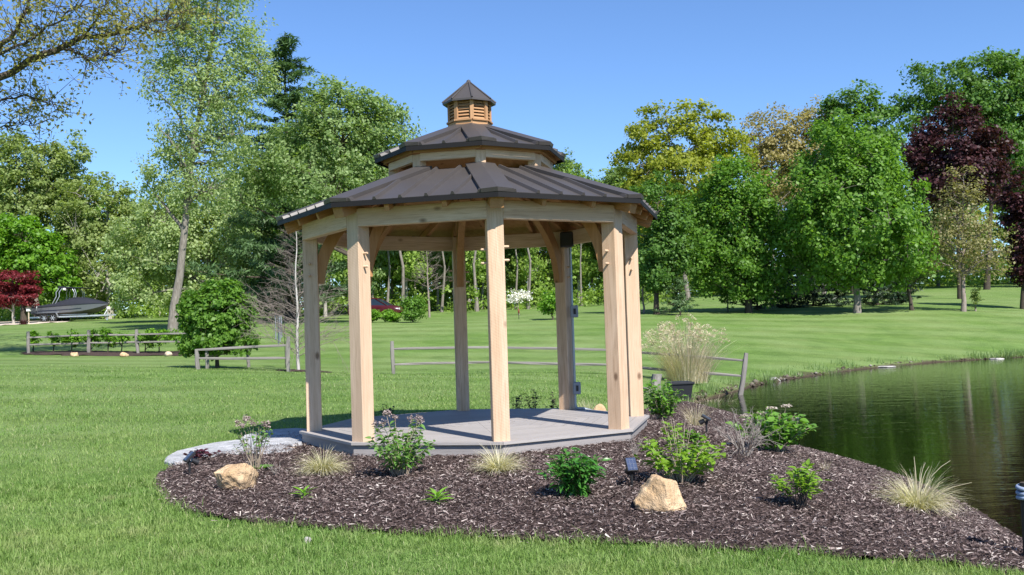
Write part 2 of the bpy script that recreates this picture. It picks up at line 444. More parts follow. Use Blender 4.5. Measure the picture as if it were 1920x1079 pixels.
# ---- mulch bed round the gazebo
_bed_front = [(296, 892), (302, 922), (335, 952), (430, 972), (560, 986), (700, 996), (850, 1004), (1000, 1011), (1150, 1019), (1300, 1026), (1450, 1033), (1600, 1045), (1720, 1052), (1830, 1062), (1935, 1073)]
_bed = []
for u, v in _bed_front:
    p = onz(u, v, 0.0)
    for _ in range(4): p = onz(u, v, gz(p.x, p.y) + .02)
    _bed.append((p.x, p.y))
_nearshore = [(p.x, p.y) for p in POND if False]
_bed += [(4.6, 7.0)]
for u, v in [(1905, 1018), (1860, 988), (1800, 958), (1720, 918), (1640, 887), (1560, 866), (1500, 852), (1450, 832), (1405, 806), (1368, 790), (1335, 782), (1300, 772)]:
    p = onz(u, v, POND_Z); _bed.append((p.x - .02, p.y - .02))
for ang in (52, 75, 100, 125, 150, 172):
    _bed.append((GC.x + 2.75 * math.cos(R(ang)), GC.y + 2.75 * math.sin(R(ang))))
for u, v in [(520, 838), (430, 853), (352, 864)]:
    p = onz(u, v, 0.03); _bed.append((p.x, p.y))
BED = catmull([Vector((x, y, 0)) for x, y in _bed], 5, True)
BED_NP = np.array([(p.x, p.y) for p in BED])
Gbed = GridF(_sd(BED_NP), -5, 7, 5, 20, .06)
def mulch_material():
    m, nt, out = mk('mulch')
    v = coords(nt)
    n = noise(nt, v, 34, 5, .7); n2 = noise(nt, v, 120, 3, .7)
    c = ramp(nt, n, [(.3, (.026, .017, .015)), (.55, (.080, .054, .047)), (.75, (.150, .108, .095))]).outputs[0]
    princ(nt, out, c, .9, .15, 0, bump(nt, math_(nt, 'ADD', n, n2), 1.0, .02))
    return m
MAT['mulch'] = mulch_material()
rng = np.random.default_rng(7)
def sheet(name, poly, step, mat, lift, rough_, label, seed=3):
    lo = poly.min(0); hi = poly.max(0)
    xs = np.arange(lo[0], hi[0] + step, step); ys = np.arange(lo[1], hi[1] + step, step)
    X, Y = np.meshgrid(xs, ys); P = np.c_[X.ravel(), Y.ravel()]
    nx, ny = len(xs), len(ys)
    i = np.arange((nx - 1) * (ny - 1)); a = (i // (nx - 1)) * nx + i % (nx - 1)
    cc = P[a] + step / 2
    keep = inside(cc, poly)
    a = a[keep]
    used = np.unique(np.r_[a, a + 1, a + nx, a + nx + 1]); mp = -np.ones(len(P), int); mp[used] = np.arange(len(used))
    Pu = P[used]; z = ground(Pu)
    d = _sd(poly)(Pu)
    r = np.random.default_rng(seed)
    z = z + np.clip(.02 + d * .10, -.03, lift) + r.normal(0, rough_, len(Pu))
    Pu = Pu + r.uniform(-.3, .3, Pu.shape) * step
    o = link(name, mesh_np(name, np.c_[Pu, z], [np.c_[mp[a], mp[a + 1], mp[a + nx + 1], mp[a + nx]]], True, mat))
    return tag(o, label, None, kind='structure')
sheet("mulch_bed", BED_NP, .06, MAT['mulch'], .05, .008, 'dark shredded mulch bed around the gazebo')
def bed_z(P):
    P = np.asarray(P, float).reshape(-1, 2)
    d = Gbed(P)
    return (ground(P) if len(P) < 50 else Gz(P)) + np.clip(.02 + d * .10, -.03, .05)

# shredded bark on the bed
def chip_material():
    m, nt, out = mk('bark_chips')
    ge = nt.nodes.new('ShaderNodeNewGeometry')
    c = ramp(nt, ge.outputs['Random Per Island'], [(0, (.042, .028, .026)), (.42, (.112, .080, .073)), (.78, (.200, .152, .140)), (.93, (.34, .28, .255)), (1, (.60, .53, .47))]).outputs[0]
    princ(nt, out, c, .85, .2)
    return m
MAT['chips'] = chip_material()
def scatter_chips(name, poly, n, label, smin=.008, smax=.048, near=None):
    r = np.random.default_rng(11)
    lo = poly.min(0); hi = poly.max(0)
    P = r.uniform(lo - .3, hi + .3, (n * 4, 2)); gb = Gbed(P); P = P[(gb > 0) | ((gb > -.25) & (r.random(len(P)) < .10 * np.exp(gb / .08)) & (P[:, 1] < 9) & (P[:, 0] < 3.2))]
    # more of them where the camera sees the bed closely
    w = np.clip(8.5 / np.hypot(P[:, 0], P[:, 1]), .62, 1) ** 2
    dk = np.hypot(P[:, 0] - GC.x, P[:, 1] - GC.y)
    P = P[(r.random(len(P)) < w) & (dk > 1.95)][:n]
    n = len(P); z = np.maximum(bed_z(P), Gz(P) + np.where(Gbed(P) < 0, .022, 0)) + r.uniform(.002, .026, n)
    L = r.uniform(smin, smax, n) * r.uniform(.6, 1.1, n); Wd = L * r.uniform(.12, .34, n)
    a = r.uniform(0, PI, n); tilt = r.normal(0, .28, n); rollv = r.normal(0, .5, n)
    d = np.c_[np.cos(a) * np.cos(tilt), np.sin(a) * np.cos(tilt), np.sin(tilt)]
    s = np.c_[-np.sin(a) * np.cos(rollv), np.cos(a) * np.cos(rollv), np.sin(rollv)]
    c = np.c_[P, z]; up = np.array([0, 0, 1.])
    th = (Wd * .3)[:, None] * up
    p0 = c - d * L[:, None] / 2; p1 = c + d * L[:, None] / 2; sw = s * Wd[:, None] / 2
    V = np.stack([p0 - sw * .5, p0 + sw * .7 + th, p1 + sw * .6, p1 - sw + th], 1).reshape(-1, 3)
    b = np.arange(n) * 4
    F = np.c_[b, b + 3, b + 2, b + 1]
    o = link(name, mesh_np(name, V, [F], False, MAT['chips']))
    return tag(o, label, 'mulch', kind='stuff')
scatter_chips('mulch_chips', BED_NP, 150000, 'shredded dark bark pieces covering the bed')

# ---- grass blades where the camera is close enough to see them
def grass_material():
    m, nt, out = mk('grass_blades')
    ge = nt.nodes.new('ShaderNodeNewGeometry'); P = nt.nodes.new('ShaderNodeTexCoord').outputs['Object']
    c = ramp(nt, ge.outputs['Random Per Island'], [(0, (.105, .192, .040)), (.45, (.170, .292, .066)), (.82, (.245, .378, .106)), (.95, (.35, .43, .17)), (1, (.52, .50, .30))]).outputs[0]
    n1 = noise(nt, P, .55, 4, .6); n2 = noise(nt, P, 2.6, 4, .65); n3 = noise(nt, P, 9.0, 3, .6)
    c = mixc(nt, ramp(nt, n1, [(.40, (0, 0, 0)), (.68, (.55, .55, .55))]).outputs[0], c, (.310, .400, .120))
    c = mixc(nt, ramp(nt, n2, [(.52, (0, 0, 0)), (.74, (.6, .6, .6))]).outputs[0], c, (.36, .36, .18))
    c = mixc(nt, ramp(nt, n3, [(.30, (.6, .6, .6)), (.5, (0, 0, 0))]).outputs[0], c, (.100, .205, .032))
    d = nd(nt, 'ShaderNodeBsdfPrincipled', {'Base Color': c, 'Roughness': .55, 'Specular IOR Level': .25})
    t = nd(nt, 'ShaderNodeBsdfTranslucent', {'Color': mixc(nt, 1.0, c, (1.2, 1.25, .6), 'MULTIPLY')})
    mx = nd(nt, 'ShaderNodeMixShader', {0: .42, 1: d.outputs[0], 2: t.outputs[0]}); nt.links.new(mx.outputs[0], out.inputs[0])
    return m
MAT['grass'] = grass_material()
SLAB_POLYS = []     # filled below (flagstones), used to keep grass off
def flag_poly(pix, z):
    return np.array([(onz(u, v, z).x, onz(u, v, z).y) for u, v in pix])
FLAGS = [([(312, 856), (350, 840), (430, 826), (470, 826), (545, 838), (540, 847), (452, 851), (420, 853), (330, 866)], .085, 'sun'),
         ([(452, 822), (470, 812), (540, 803), (578, 805), (572, 822), (552, 834), (478, 825)], .10, 'shade'),
         ([(520, 846), (548, 833), (566, 831), (574, 840), (556, 845)], .075, 'orange')]
for pix, z, k in FLAGS: SLAB_POLYS.append(flag_poly(pix, z))
def grass_field(name, n, seed, ymin, ymax, hgt, wid, label, segs, dens_pow, lean=.35):
    r = np.random.default_rng(seed)
    # sample evenly in view: distance along depth, then across the view cone
    t = r.random(n)
    k = 1 - dens_pow
    Y = (ymin ** k + t * (ymax ** k - ymin ** k)) ** (1 / k) if abs(k) > 1e-3 else ymin * (ymax / ymin) ** t
    X = (r.uniform(-.56, .60, n)) * Y + r.normal(0, .05, n)
    P = np.c_[X, Y]
    keep = ~((Gpond(P) > -.03) & (P[:, 0] > 0))
    db = Gbed(P)
    keep &= ~((db > 0) & (db > r.exponential(.030, n)))
    for S in SLAB_POLYS: keep &= ~inside(P, S)
    keep &= np.hypot(P[:, 0] - GC.x, P[:, 1] - GC.y) > 2.3
    keep &= r.random(n) < np.clip((36 - P[:, 1]) / 16, 0, 1)
    P = P[keep]; n = len(P)
    z = Gz(P)
    pat = np.sin(P[:, 0] * 2.1 + np.sin(P[:, 1] * 1.7) * 1.4) * np.sin(P[:, 1] * 2.6 + 1.1 * np.sin(P[:, 0] * 1.3))
    edge = np.clip(1 - np.abs(Gbed(P)) / .25, 0, 1)
    h = hgt * (1 + .25 * pat + .45 * edge) * r.uniform(.5, 1.25, n)
    h *= np.clip(P[:, 1] / 7, 1, 2.2) ** .35 * np.exp(r.normal(0, .22, n)) * (1 + .35 * np.sin(P[:, 0] * 7.3 + 2 * np.sin(P[:, 1] * 5.1)) * np.sin(P[:, 1] * 8.7))
    w = wid * r.uniform(.6, 1.3, n) * np.clip(P[:, 1] / 6.5, .9, 4)
    a = r.uniform(0, 2 * PI, n); b = a + PI / 2 + r.normal(0, .6, n)
    ln = np.clip(np.abs(r.normal(lean, .3, n)) + .05, .05, 1.15)
    side = np.c_[np.cos(a), np.sin(a), np.zeros(n)] * (w / 2)[:, None]
    dr = np.c_[np.cos(b), np.sin(b), np.zeros(n)]
    c = np.c_[P, z - .004]
    up = np.array([0, 0, 1.])
    tip = c + dr * (h * ln)[:, None] + up * (h * np.sqrt(np.clip(1 - ln ** 2 * .6, .2, 1)))[:, None]
    if segs == 1:
        V = np.stack([c - side, c + side, tip], 1).reshape(-1, 3); i = np.arange(n) * 3
        me = mesh_np(name, V, [np.c_[i, i + 1, i + 2]], False, MAT['grass'])
    else:
        mid = c + dr * (h * ln * .32)[:, None] + up * (h * .56)[:, None]
        V = np.stack([c - side, c + side, mid + side * .8, mid - side * .8, tip], 1).reshape(-1, 3); i = np.arange(n) * 5
        me = mesh_np(name, V, [np.c_[i, i + 1, i + 2, i + 3], np.c_[i + 3, i + 2, i + 4]], False, MAT['grass'])
    return tag(link(name, me), label, 'grass', kind='stuff')
grass_field('grass', 210000, 21, 4.6, 9.0, .040, .0046, 'short mown grass blades near the camera', 2, 1.2, .6)
grass_field('grass', 270000, 22, 8.0, 34.0, .034, .0052, 'short mown grass blades of the lawn farther off', 1, 1.35, .55)
# ================================================================== GAZEBO
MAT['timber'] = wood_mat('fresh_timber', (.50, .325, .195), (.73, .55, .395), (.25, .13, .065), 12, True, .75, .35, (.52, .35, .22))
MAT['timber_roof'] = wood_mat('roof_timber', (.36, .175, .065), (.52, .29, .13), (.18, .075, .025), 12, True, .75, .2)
MAT['cedar'] = wood_mat('cedar', (.36, .19, .09), (.50, .29, .145), (.17, .08, .035), 18, False, .7)
MAT['deck'] = wood_mat('composite_decking', (.325, .302, .288), (.41, .382, .365), (.23, .205, .19), 22, False, .62, 0, (.34, .308, .285))
MAT['skirt'] = wood_mat('composite_skirt', (.245, .228, .222), (.32, .295, .285), (.16, .148, .142), 20, False, .65, 0, (.27, .25, .25))
MAT['metal_roof'] = simple_mat('bronze_metal_roof', (.060, .053, .050), .46, 0.0, .4, .14, 3.0, .02)
MAT['drip'] = simple_mat('dark_metal_trim', (.012, .011, .011), .6, 0.0, .2, .1, 4, .02)
MAT['galv'] = simple_mat('grey_conduit', (.32, .35, .38), .4, .5, .5, .12, 10, .02)
MAT['box_grey'] = simple_mat('grey_plastic_box', (.22, .25, .29), .5, 0, .4, .1, 10, .02)
MAT['black'] = simple_mat('black_plastic', (.016, .016, .018), .45, 0, .45, .2, 8, .03)

gaz = empty('gazebo', GC, GTH, 'octagonal timber gazebo with two-tier dark metal roof and louvred cupola', 'gazebo')
C22, S22, T22 = math.cos(PI / 8), math.sin(PI / 8), math.tan(PI / 8)
def va(k): return -PI / 2 + k * PI / 4
def vk(k, r, z): return Vector((r * math.cos(va(k)), r * math.sin(va(k)), z))
def sn(k):      # outward normal / tangent of side k (between vertices k and k+1)
    a = va(k) + PI / 8
    return Vector((math.cos(a), math.sin(a), 0)), Vector((-math.sin(a), math.cos(a), 0))
def sp(k, s, a, z):
    n, t = sn(k); return n * a + t * s + Vector((0, 0, z))
def frame(x, y, z, o):
    m = Matrix((Vector(x), Vector(y), Vector(z))).transposed().to_4x4(); m.translation = Vector(o); return m
_tim = {}
def timber(name, a, b, w, d, parent, mat, side=None, ch=.004):
    """stick from a to b; w across `side`, d the other way; own Z along the grain"""
    a = Vector(a); b = Vector(b); L = (b - a).length
    key = (round(w, 4), round(d, 4), round(L, 3), ch, mat.name)
    if key not in _tim: _tim[key] = MB().box((0, 0, 0), (w, d, L), None, ch).mesh(name, mat)
    o = link(name, _tim[key], parent)
    z = (b - a).normalized()
    x = Vector(side) if side is not None else Vector((0, 0, 1)).cross(z)
    x = (x - z * x.dot(z)).normalized(); y = z.cross(x)
    o.matrix_local = frame(x, y, z, (a + b) / 2)
    return o
DZ = .22; RP = 1.892; PW = .165
# deck boards: concentric mitred octagons
DA = 2.065 * C22
def deck_board(a0, a1, z0, z1, mat, name):
    h0 = a0 * T22 - .0015; h1 = a1 * T22 - .0015
    mb = MB()
    am = (a0 + a1) / 2
    v = []
    for y in (-z0, -z1):
        for a, hh in ((a0, h0), (a1, h1)):
            v += [(a - am, y, -hh), (a - am, y, hh)]
    mb.add(v, [(0, 1, 3, 2), (4, 6, 7, 5), (0, 4, 5, 1), (2, 3, 7, 6), (0, 2, 6, 4), (1, 5, 7, 3)])
    return mb.mesh(name, mat), am
a1 = DA; ring = 0
while a1 > .03:
    a0 = max(.0, a1 - .138)
    me, am = deck_board(max(a0 + .007, .004), a1, DZ - .026, DZ, MAT['deck'], 'deck_board')
    for k in range(8):
        n, t = sn(k); o = link('deck_board', me, gaz)
        o.matrix_local = frame(n, (0, 0, -1), t, n * am)
    a1 = a0; ring += 1
me, am = deck_board(DA - .050, DA - .030, .035, DZ - .028, MAT['skirt'], 'skirt_board')
me2, am2 = deck_board(DA - .085, DA - .0515, -.10, .06, MAT['timber_roof'], 'base_sill')
me3, am3 = deck_board(DA - .051, DA - .031, DZ - .0275, DZ - .0262, MAT['drip'], 'deck_gap')
for k in range(8):
    n, t = sn(k)
    for nm, mm, aa in (('skirt_board', me, am), ('base_sill', me2, am2)):
        o = link(nm, mm, gaz); o.matrix_local = frame(n, (0, 0, -1), t, n * aa)
# posts, pegs, beams, braces
ZB, BH = 2.398, .185
def arc_brace():
    """curved brace in a radial plane: x = inward from the post, z up"""
    mb = MB(); n = 10; P0, P1, P2 = (.085, 1.90), (.13, 2.52), (.80, 2.90)
    v = []; f = []; hw, th = .066, .045
    for i in range(n + 1):
        t = i / n
        x = (1 - t) ** 2 * P0[0] + 2 * t * (1 - t) * P1[0] + t * t * P2[0]
        z = (1 - t) ** 2 * P0[1] + 2 * t * (1 - t) * P1[1] + t * t * P2[1]
        dx = 2 * (1 - t) * (P1[0] - P0[0]) + 2 * t * (P2[0] - P1[0]); dz = 2 * (1 - t) * (P1[1] - P0[1]) + 2 * t * (P2[1] - P1[1])
        l = math.hypot(dx, dz); nx, nz = dz / l, -dx / l
        o_ = max(-hw, .0 + .003 - x + .0825) if i == 0 else -hw
        for q, y in ((o_, -th), (hw, -th), (hw, th), (o_, th)): v.append((x + nx * q, y, z + nz * q))
    for i in range(n):
        for j in range(4):
            f.append((i * 4 + j, i * 4 + (j + 1) % 4, i * 4 + 4 + (j + 1) % 4, i * 4 + 4 + j))
    f += [(3, 2, 1, 0), (n * 4, n * 4 + 1, n * 4 + 2, n * 4 + 3)]
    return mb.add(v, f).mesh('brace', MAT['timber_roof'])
ME_BRACE = arc_brace()
ME_PEG = MB().tube([(0, 0, -.005), (0, 0, .05), (0, 0, .058)], [.0125, .0125, .009], 8).mesh('peg', MAT['timber'])
post_mesh = None
for k in range(8):
    n = Vector((math.cos(va(k)), math.sin(va(k)), 0)); t = Vector((-n.y, n.x, 0))
    p = timber('post', n * RP + Vector((0, 0, DZ - .03)), n * RP + Vector((0, 0, ZB + BH - .004)), PW, PW, gaz, MAT['timber'], n, .006)
    p.rotation_mode = 'XYZ'
    pc = ((DZ - .03) + (ZB + BH - .004)) / 2
    for s in (-1, 1):
        for zz in (2.115, 1.98):
            pg = link('peg', ME_PEG, p)
            # post frame: x = radial, y = tangent-ish, z = up
            pg.matrix_local = frame((1, 0, 0), (0, 0, -s), (0, s, 0), (.01 * s, s * PW / 2, zz - pc + .012 * s))
    nn, tt = sn(k)
    ap = 1.858 - .045
    timber('beam', nn * ap - tt * .6785 + Vector((0, 0, ZB + BH / 2)), nn * ap + tt * .6785 + Vector((0, 0, ZB + BH / 2)), BH, .09, gaz, MAT['timber'], (0, 0, 1), .004)
    b = link('brace', ME_BRACE, gaz)
    b.matrix_local = frame(-n, -t, (0, 0, 1), n * RP)
# roof geometry
def roof(RE, ZE, RTOP, ZTOP, ribs, capw, nm, raf):
    ae, at_ = RE * C22, RTOP * C22
    sl = (ZTOP - ZE) / (ae - at_)
    def P(k, s, a, lift=0.0):
        n, t = sn(k); nv = (n * sl + Vector((0, 0, 1))).normalized()
        return n * a + t * s + Vector((0, 0, ZE + (ae - a) * sl)) + nv * lift
    edges = [-1e9] + ribs + [1e9]
    protos = {}
    for k in range(8):
        rz = Matrix.Rotation(k * PI / 4, 4, 'Z')
        for i in range(len(edges) - 1):
            if i not in protos:
                lo, hi = edges[i], edges[i + 1]
                poly = [(-ae * T22, ae), (ae * T22, ae), (at_ * T22, at_), (-at_ * T22, at_)]
                for sgn, lim in ((1, lo), (-1, -hi)):
                    new = []
                    for q in range(len(poly)):
                        A, B = poly[q], poly[(q + 1) % len(poly)]
                        fa, fb = sgn * A[0] - lim, sgn * B[0] - lim
                        if fa >= 0: new.append(A)
                        if fa * fb < 0:
                            w = fa / (fa - fb); new.append((A[0] + (B[0] - A[0]) * w, A[1] + (B[1] - A[1]) * w))
                    poly = new
                mb = MB()
                if len(poly) >= 3:
                    m_ = len(poly)
                    vv = [P(0, s, a, .002) for s, a in poly] + [P(0, s, a, .007) for s, a in poly]
                    mb.add(vv, [tuple(range(m_ - 1, -1, -1)), tuple(range(m_, 2 * m_))] + [(q, (q + 1) % m_, m_ + (q + 1) % m_, m_ + q) for q in range(m_)])
                    if hi < 1e8:
                        atop = max(at_, abs(hi) / T22)
                        b0, b1 = .023, .010
                        v = []
                        for a in (ae + .004, atop):
                            v += [P(0, hi - b0, a, .0072), P(0, hi + b0, a, .0072), P(0, hi + b1, a, .038), P(0, hi - b1, a, .038)]
                        mb.add(v, [(0, 3, 2, 1), (4, 5, 6, 7), (0, 1, 5, 4), (1, 2, 6, 5), (2, 3, 7, 6), (3, 0, 4, 7)])
                    protos[i] = mb.mesh('roof_panel', MAT['metal_roof'])
                else: protos[i] = None
            if protos[i] is None: continue
            o = link('roof_panel', protos[i], gaz); o.matrix_local = rz
        # hip cap on vertex k+1
        if k == 0:
            mb = MB(); v = []
            for a in (ae + .012, at_ - .01):
                w = capw
                v += [P(0, a * T22 - w, a, .008), P(0, a * T22 - w, a, .046), P(0, a * T22, a, .056), P(1, -a * T22 + w, a, .046), P(1, -a * T22 + w, a, .008), P(0, a * T22, a, .012)]
            mb.add(v, [(0, 1, 7, 6), (1, 2, 8, 7), (2, 3, 9, 8), (3, 4, 10, 9), (4, 5, 11, 10), (5, 0, 6, 11), (5, 2, 1, 0), (5, 4, 3, 2), (6, 7, 8, 11), (11, 8, 9, 10)])
            cap = mb.mesh('hip_cap', MAT['metal_roof'])
            mb = MB()
            hh = ae * T22
            v = [P(0, -hh, ae), P(0, hh, ae), P(0, hh, ae) - Vector((0, 0, .048)), P(0, -hh, ae) - Vector((0, 0, .048))]
            n, t = sn(0)
            v += [q + n * .012 + t * (.012 * T22 * (1 if i in (1, 2) else -1)) for i, q in enumerate(v)]
            mb.add(v, [(0, 1, 2, 3), (7, 6, 5, 4), (0, 4, 5, 1), (1, 5, 6, 2), (2, 6, 7, 3), (3, 7, 4, 0)])
            drip = mb.mesh('drip_edge', MAT['drip'])
            mb = MB(); v = []
            for a in (ae - .012, at_):
                for lf in (-.024, -.002):
                    v += [P(0, -a * T22 + .001, a, lf), P(0, a * T22 - .001, a, lf)]
            mb.add(v, [(0, 1, 5, 4), (2, 6, 7, 3), (0, 2, 3, 1), (4, 5, 7, 6), (0, 4, 6, 2), (1, 3, 7, 5)])
            sheath = mb.mesh('roof_sheathing', MAT['timber_roof'])
        for nm_, mm in (('hip_cap', cap), ('drip_edge', drip), ('roof_sheathing', sheath)):
            o = link(nm_, mm, gaz); o.matrix_local = rz
        if raf:
            d = .14; hs_ = (ZTOP - ZE) / (RE - RTOP)
            f = lambda r: ZE + (RE - r) * hs_ - .03 - d / 2 * math.sqrt(1 + hs_ ** 2)
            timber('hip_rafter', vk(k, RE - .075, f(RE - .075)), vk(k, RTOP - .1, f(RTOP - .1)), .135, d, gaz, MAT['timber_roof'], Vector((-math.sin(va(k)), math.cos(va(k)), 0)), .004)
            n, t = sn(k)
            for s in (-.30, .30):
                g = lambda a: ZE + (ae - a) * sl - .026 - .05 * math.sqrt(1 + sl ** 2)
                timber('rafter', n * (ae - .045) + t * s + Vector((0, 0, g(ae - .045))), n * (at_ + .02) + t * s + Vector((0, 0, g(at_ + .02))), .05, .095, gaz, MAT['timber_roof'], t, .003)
    return P
roof(2.243, 2.626, .955, 3.085, [-.675, -.405, -.135, .135, .405, .675], .17, 'lower', True)
# second tier
RT_ = .915
for k in range(8):
    n = Vector((math.cos(va(k)), math.sin(va(k)), 0)); nn, tt = sn(k)
    timber('upper_post', n * RT_ + Vector((0, 0, 2.95)), n * RT_ + Vector((0, 0, 3.268)), .11, .11, gaz, MAT['timber'], n, .004)
    apo = (RT_ + .055) * C22 + .055 * S22 + .002 - .028
    hl = (RT_ + .055) * S22 - .055 * C22
    timber('upper_beam', nn * apo - tt * hl + Vector((0, 0, 3.232)), nn * apo + tt * hl + Vector((0, 0, 3.232)), .086, .056, gaz, MAT['timber'], (0, 0, 1), .003)
    ap2 = 1.02 * C22
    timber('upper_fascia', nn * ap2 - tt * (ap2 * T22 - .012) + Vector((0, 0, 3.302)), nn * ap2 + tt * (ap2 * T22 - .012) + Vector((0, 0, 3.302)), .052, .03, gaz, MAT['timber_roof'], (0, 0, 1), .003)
roof(1.118, 3.337, .255, 3.655, [-.27, .0, .27], .145, 'upper', False)
# cupola
for k in range(8):
    nn, tt = sn(k); n = Vector((math.cos(va(k)), math.sin(va(k)), 0))
    a = .262 * C22
    timber('cupola_base_board', nn * (a - .01) - tt * (a * T22 - .002) + Vector((0, 0, 3.685)), nn * (a - .01) + tt * (a * T22 - .002) + Vector((0, 0, 3.685)), .122, .02, gaz, MAT['cedar'], (0, 0, 1), .002)
    a = .282 * C22
    timber('cupola_ledge', nn * (a - .02) - tt * (a * T22 - .009) + Vector((0, 0, 3.7565)), nn * (a - .02) + tt * (a * T22 - .009) + Vector((0, 0, 3.7565)), .02, .04, gaz, MAT['cedar'], (0, 0, 1), .002)
    timber('cupola_post', n * .247 + Vector((0, 0, 3.767)), n * .247 + Vector((0, 0, 4.015)), .026, .046, gaz, MAT['cedar'], n, .002)
    a = .242 * C22
    timber('cupola_rail', nn * a - tt * .078 + Vector((0, 0, 4.005)), nn * a + tt * .078 + Vector((0, 0, 4.005)), .02, .02, gaz, MAT['cedar'], (0, 0, 1), .001)
    for i in range(6):
        z = 3.786 + i * .0375
        timber('louver', nn * (a - .004) - tt * .078 + Vector((0, 0, z)), nn * (a - .004) + tt * .078 + Vector((0, 0, z)), .038, .008, gaz, MAT['cedar'], Vector((0, 0, 1)) - nn * .75, .001)
MB().prism([(.195 * math.cos(va(k)), .195 * math.sin(va(k))) for k in range(8)], 3.63, 4.0).build('cupola_light_block', MAT['drip'], gaz)  # dark prism added inside the louvres to block light through the cupola
mb = MB()
RE, ZE, ZA = .318, 4.000, 4.262
v = [Vector((0, 0, ZA)), Vector((0, 0, ZA - .02))]
e0, e1 = vk(0, RE, ZE), vk(1, RE, ZE)
v += [e0, e1, e0 - Vector((0, 0, .022)), e1 - Vector((0, 0, .022)), vk(0, RE - .05, ZE - .01), vk(1, RE - .05, ZE - .01)]
cp = MB().add(v, [(0, 2, 3), (2, 4, 5, 3), (4, 6, 7, 5), (1, 7, 6)]).mesh('cupola_roof_panel', MAT['metal_roof'])
ch = MB().tube([vk(0, RE + .004, ZE + .004), Vector((0, 0, ZA + .006))], [.011, .008], 6).mesh('cupola_hip', MAT['metal_roof'])
for k in range(8):
    for nm_, mm in (('cupola_roof_panel', cp), ('cupola_hip', ch)):
        o = link(nm_, mm, gaz); o.matrix_local = Matrix.Rotation(k * PI / 4, 4, 'Z')
MB().tube([(0, 0, ZA - .03), (0, 0, ZA + .012), (0, 0, ZA + .022)], [.035, .022, .004], 8).build('cupola_finial', MAT['metal_roof'], gaz)
# conduit and electrical boxes on the right back post
_inv = Matrix.Rotation(-GTH, 4, 'Z')
pw = Matrix.Rotation(GTH, 4, 'Z') @ vk(3, RP, 0)
def gl(dx, dy, z): return _inv @ Vector((pw.x + dx, pw.y + dy, z))
cb = MB().tube([gl(.10, -.09, .23), gl(.10, -.09, 2.36)], .0165, 10).build('conduit', MAT['galv'], gaz)
for z in (1.51, .50):
    b = MB().box(gl(.125, -.115, z), (.10, .055, .16), Matrix.Rotation(-GTH, 3, 'Z'), .008).build('outlet_box', MAT['box_grey'], cb)
    MB().box(gl(.128, -.146, z), (.032, .006, .075), Matrix.Rotation(-GTH, 3, 'Z')).build('outlet_cover', MAT['black'], cb)
MB().box(gl(.055, -.125, 2.46), (.17, .16, .20), Matrix.Rotation(-GTH, 3, 'Z'), .012).build('junction_box', MAT['black'], cb)
MB().tube([gl(.10, -.09, .27), gl(.12, -.11, .235), gl(.2, -.12, .232), gl(.3, -.06, .2)], .018, 8).build('flexible_cable', MAT['galv'], cb)
# ================================================================== TREES
MAT['bark_grey'] = bark_mat('grey_bark', (.10, .085, .07), (.30, .27, .235))
MAT['bark_dark'] = bark_mat('dark_bark', (.035, .028, .022), (.11, .09, .07))
MAT['bark_pale'] = bark_mat('pale_bark', (.22, .20, .17), (.46, .43, .38))
MAT['bark_birch'] = bark_mat('birch_bark', (.30, .275, .25), (.56, .53, .49), 3)
MAT['twig'] = bark_mat('twig_bark', (.17, .135, .115), (.34, .285, .25))
LM = {
    'maple': leaf_mat('maple_leaves', [(.062, .140, .018), (.102, .208, .028), (.160, .285, .046)], .42),
    'maple_dark': leaf_mat('dark_maple_leaves', [(.055, .120, .024), (.085, .172, .034), (.125, .225, .050)], .4),
    'bright': leaf_mat('bright_leaves', [(.060, .150, .012), (.110, .240, .016), (.170, .320, .028)], .4),
    'willow': leaf_mat('pale_leaves', [(.175, .240, .095), (.245, .320, .135), (.325, .395, .185)], .42),
    'light': leaf_mat('light_green_leaves', [(.118, .188, .062), (.172, .252, .090), (.235, .315, .132)], .42),
    'olive': leaf_mat('olive_leaves', [(0.128, 0.183, 0.049), (0.189, 0.25, 0.073), (0.262, 0.317, 0.116)], .42),
    'yellow': leaf_mat('yellow_green_leaves', [(.160, .195, .020), (.235, .265, .030), (.310, .330, .050)], .42),
    'brown': leaf_mat('bronze_leaves', [(.190, .165, .060), (.260, .220, .085), (.320, .275, .120)], .35),
    'purple': leaf_mat('purple_leaves', [(.020, .008, .010), (.042, .014, .018), (.080, .028, .032)], .25),
    'red': leaf_mat('red_leaves', [(.070, .008, .012), (.130, .014, .020), (.190, .026, .032)], .3),
    'pine': leaf_mat('pine_needles', [(.045, .090, .034), (.070, .130, .048), (.105, .175, .068)], .22),
    'spruce': leaf_mat('spruce_needles', [(.010, .026, .012), (.018, .040, .017), (.030, .058, .024)], .1),
    'tan': leaf_mat('young_tan_leaves', [(.150, .140, .055), (.215, .200, .085), (.290, .270, .130)], .35),
    'woods': leaf_mat('woodland_leaves', [(0.111, 0.189, 0.034), (0.176, 0.273, 0.052), (0.26, 0.364, 0.081)], .42),
    'oak': leaf_mat('oak_spring_leaves', [(.150, .145, .040), (.225, .215, .062), (.300, .285, .100)], .4),
    'white': leaf_mat('white_blossom', [(.55, .52, .52), (.70, .68, .68), (.8, .78, .78)], .2),
}
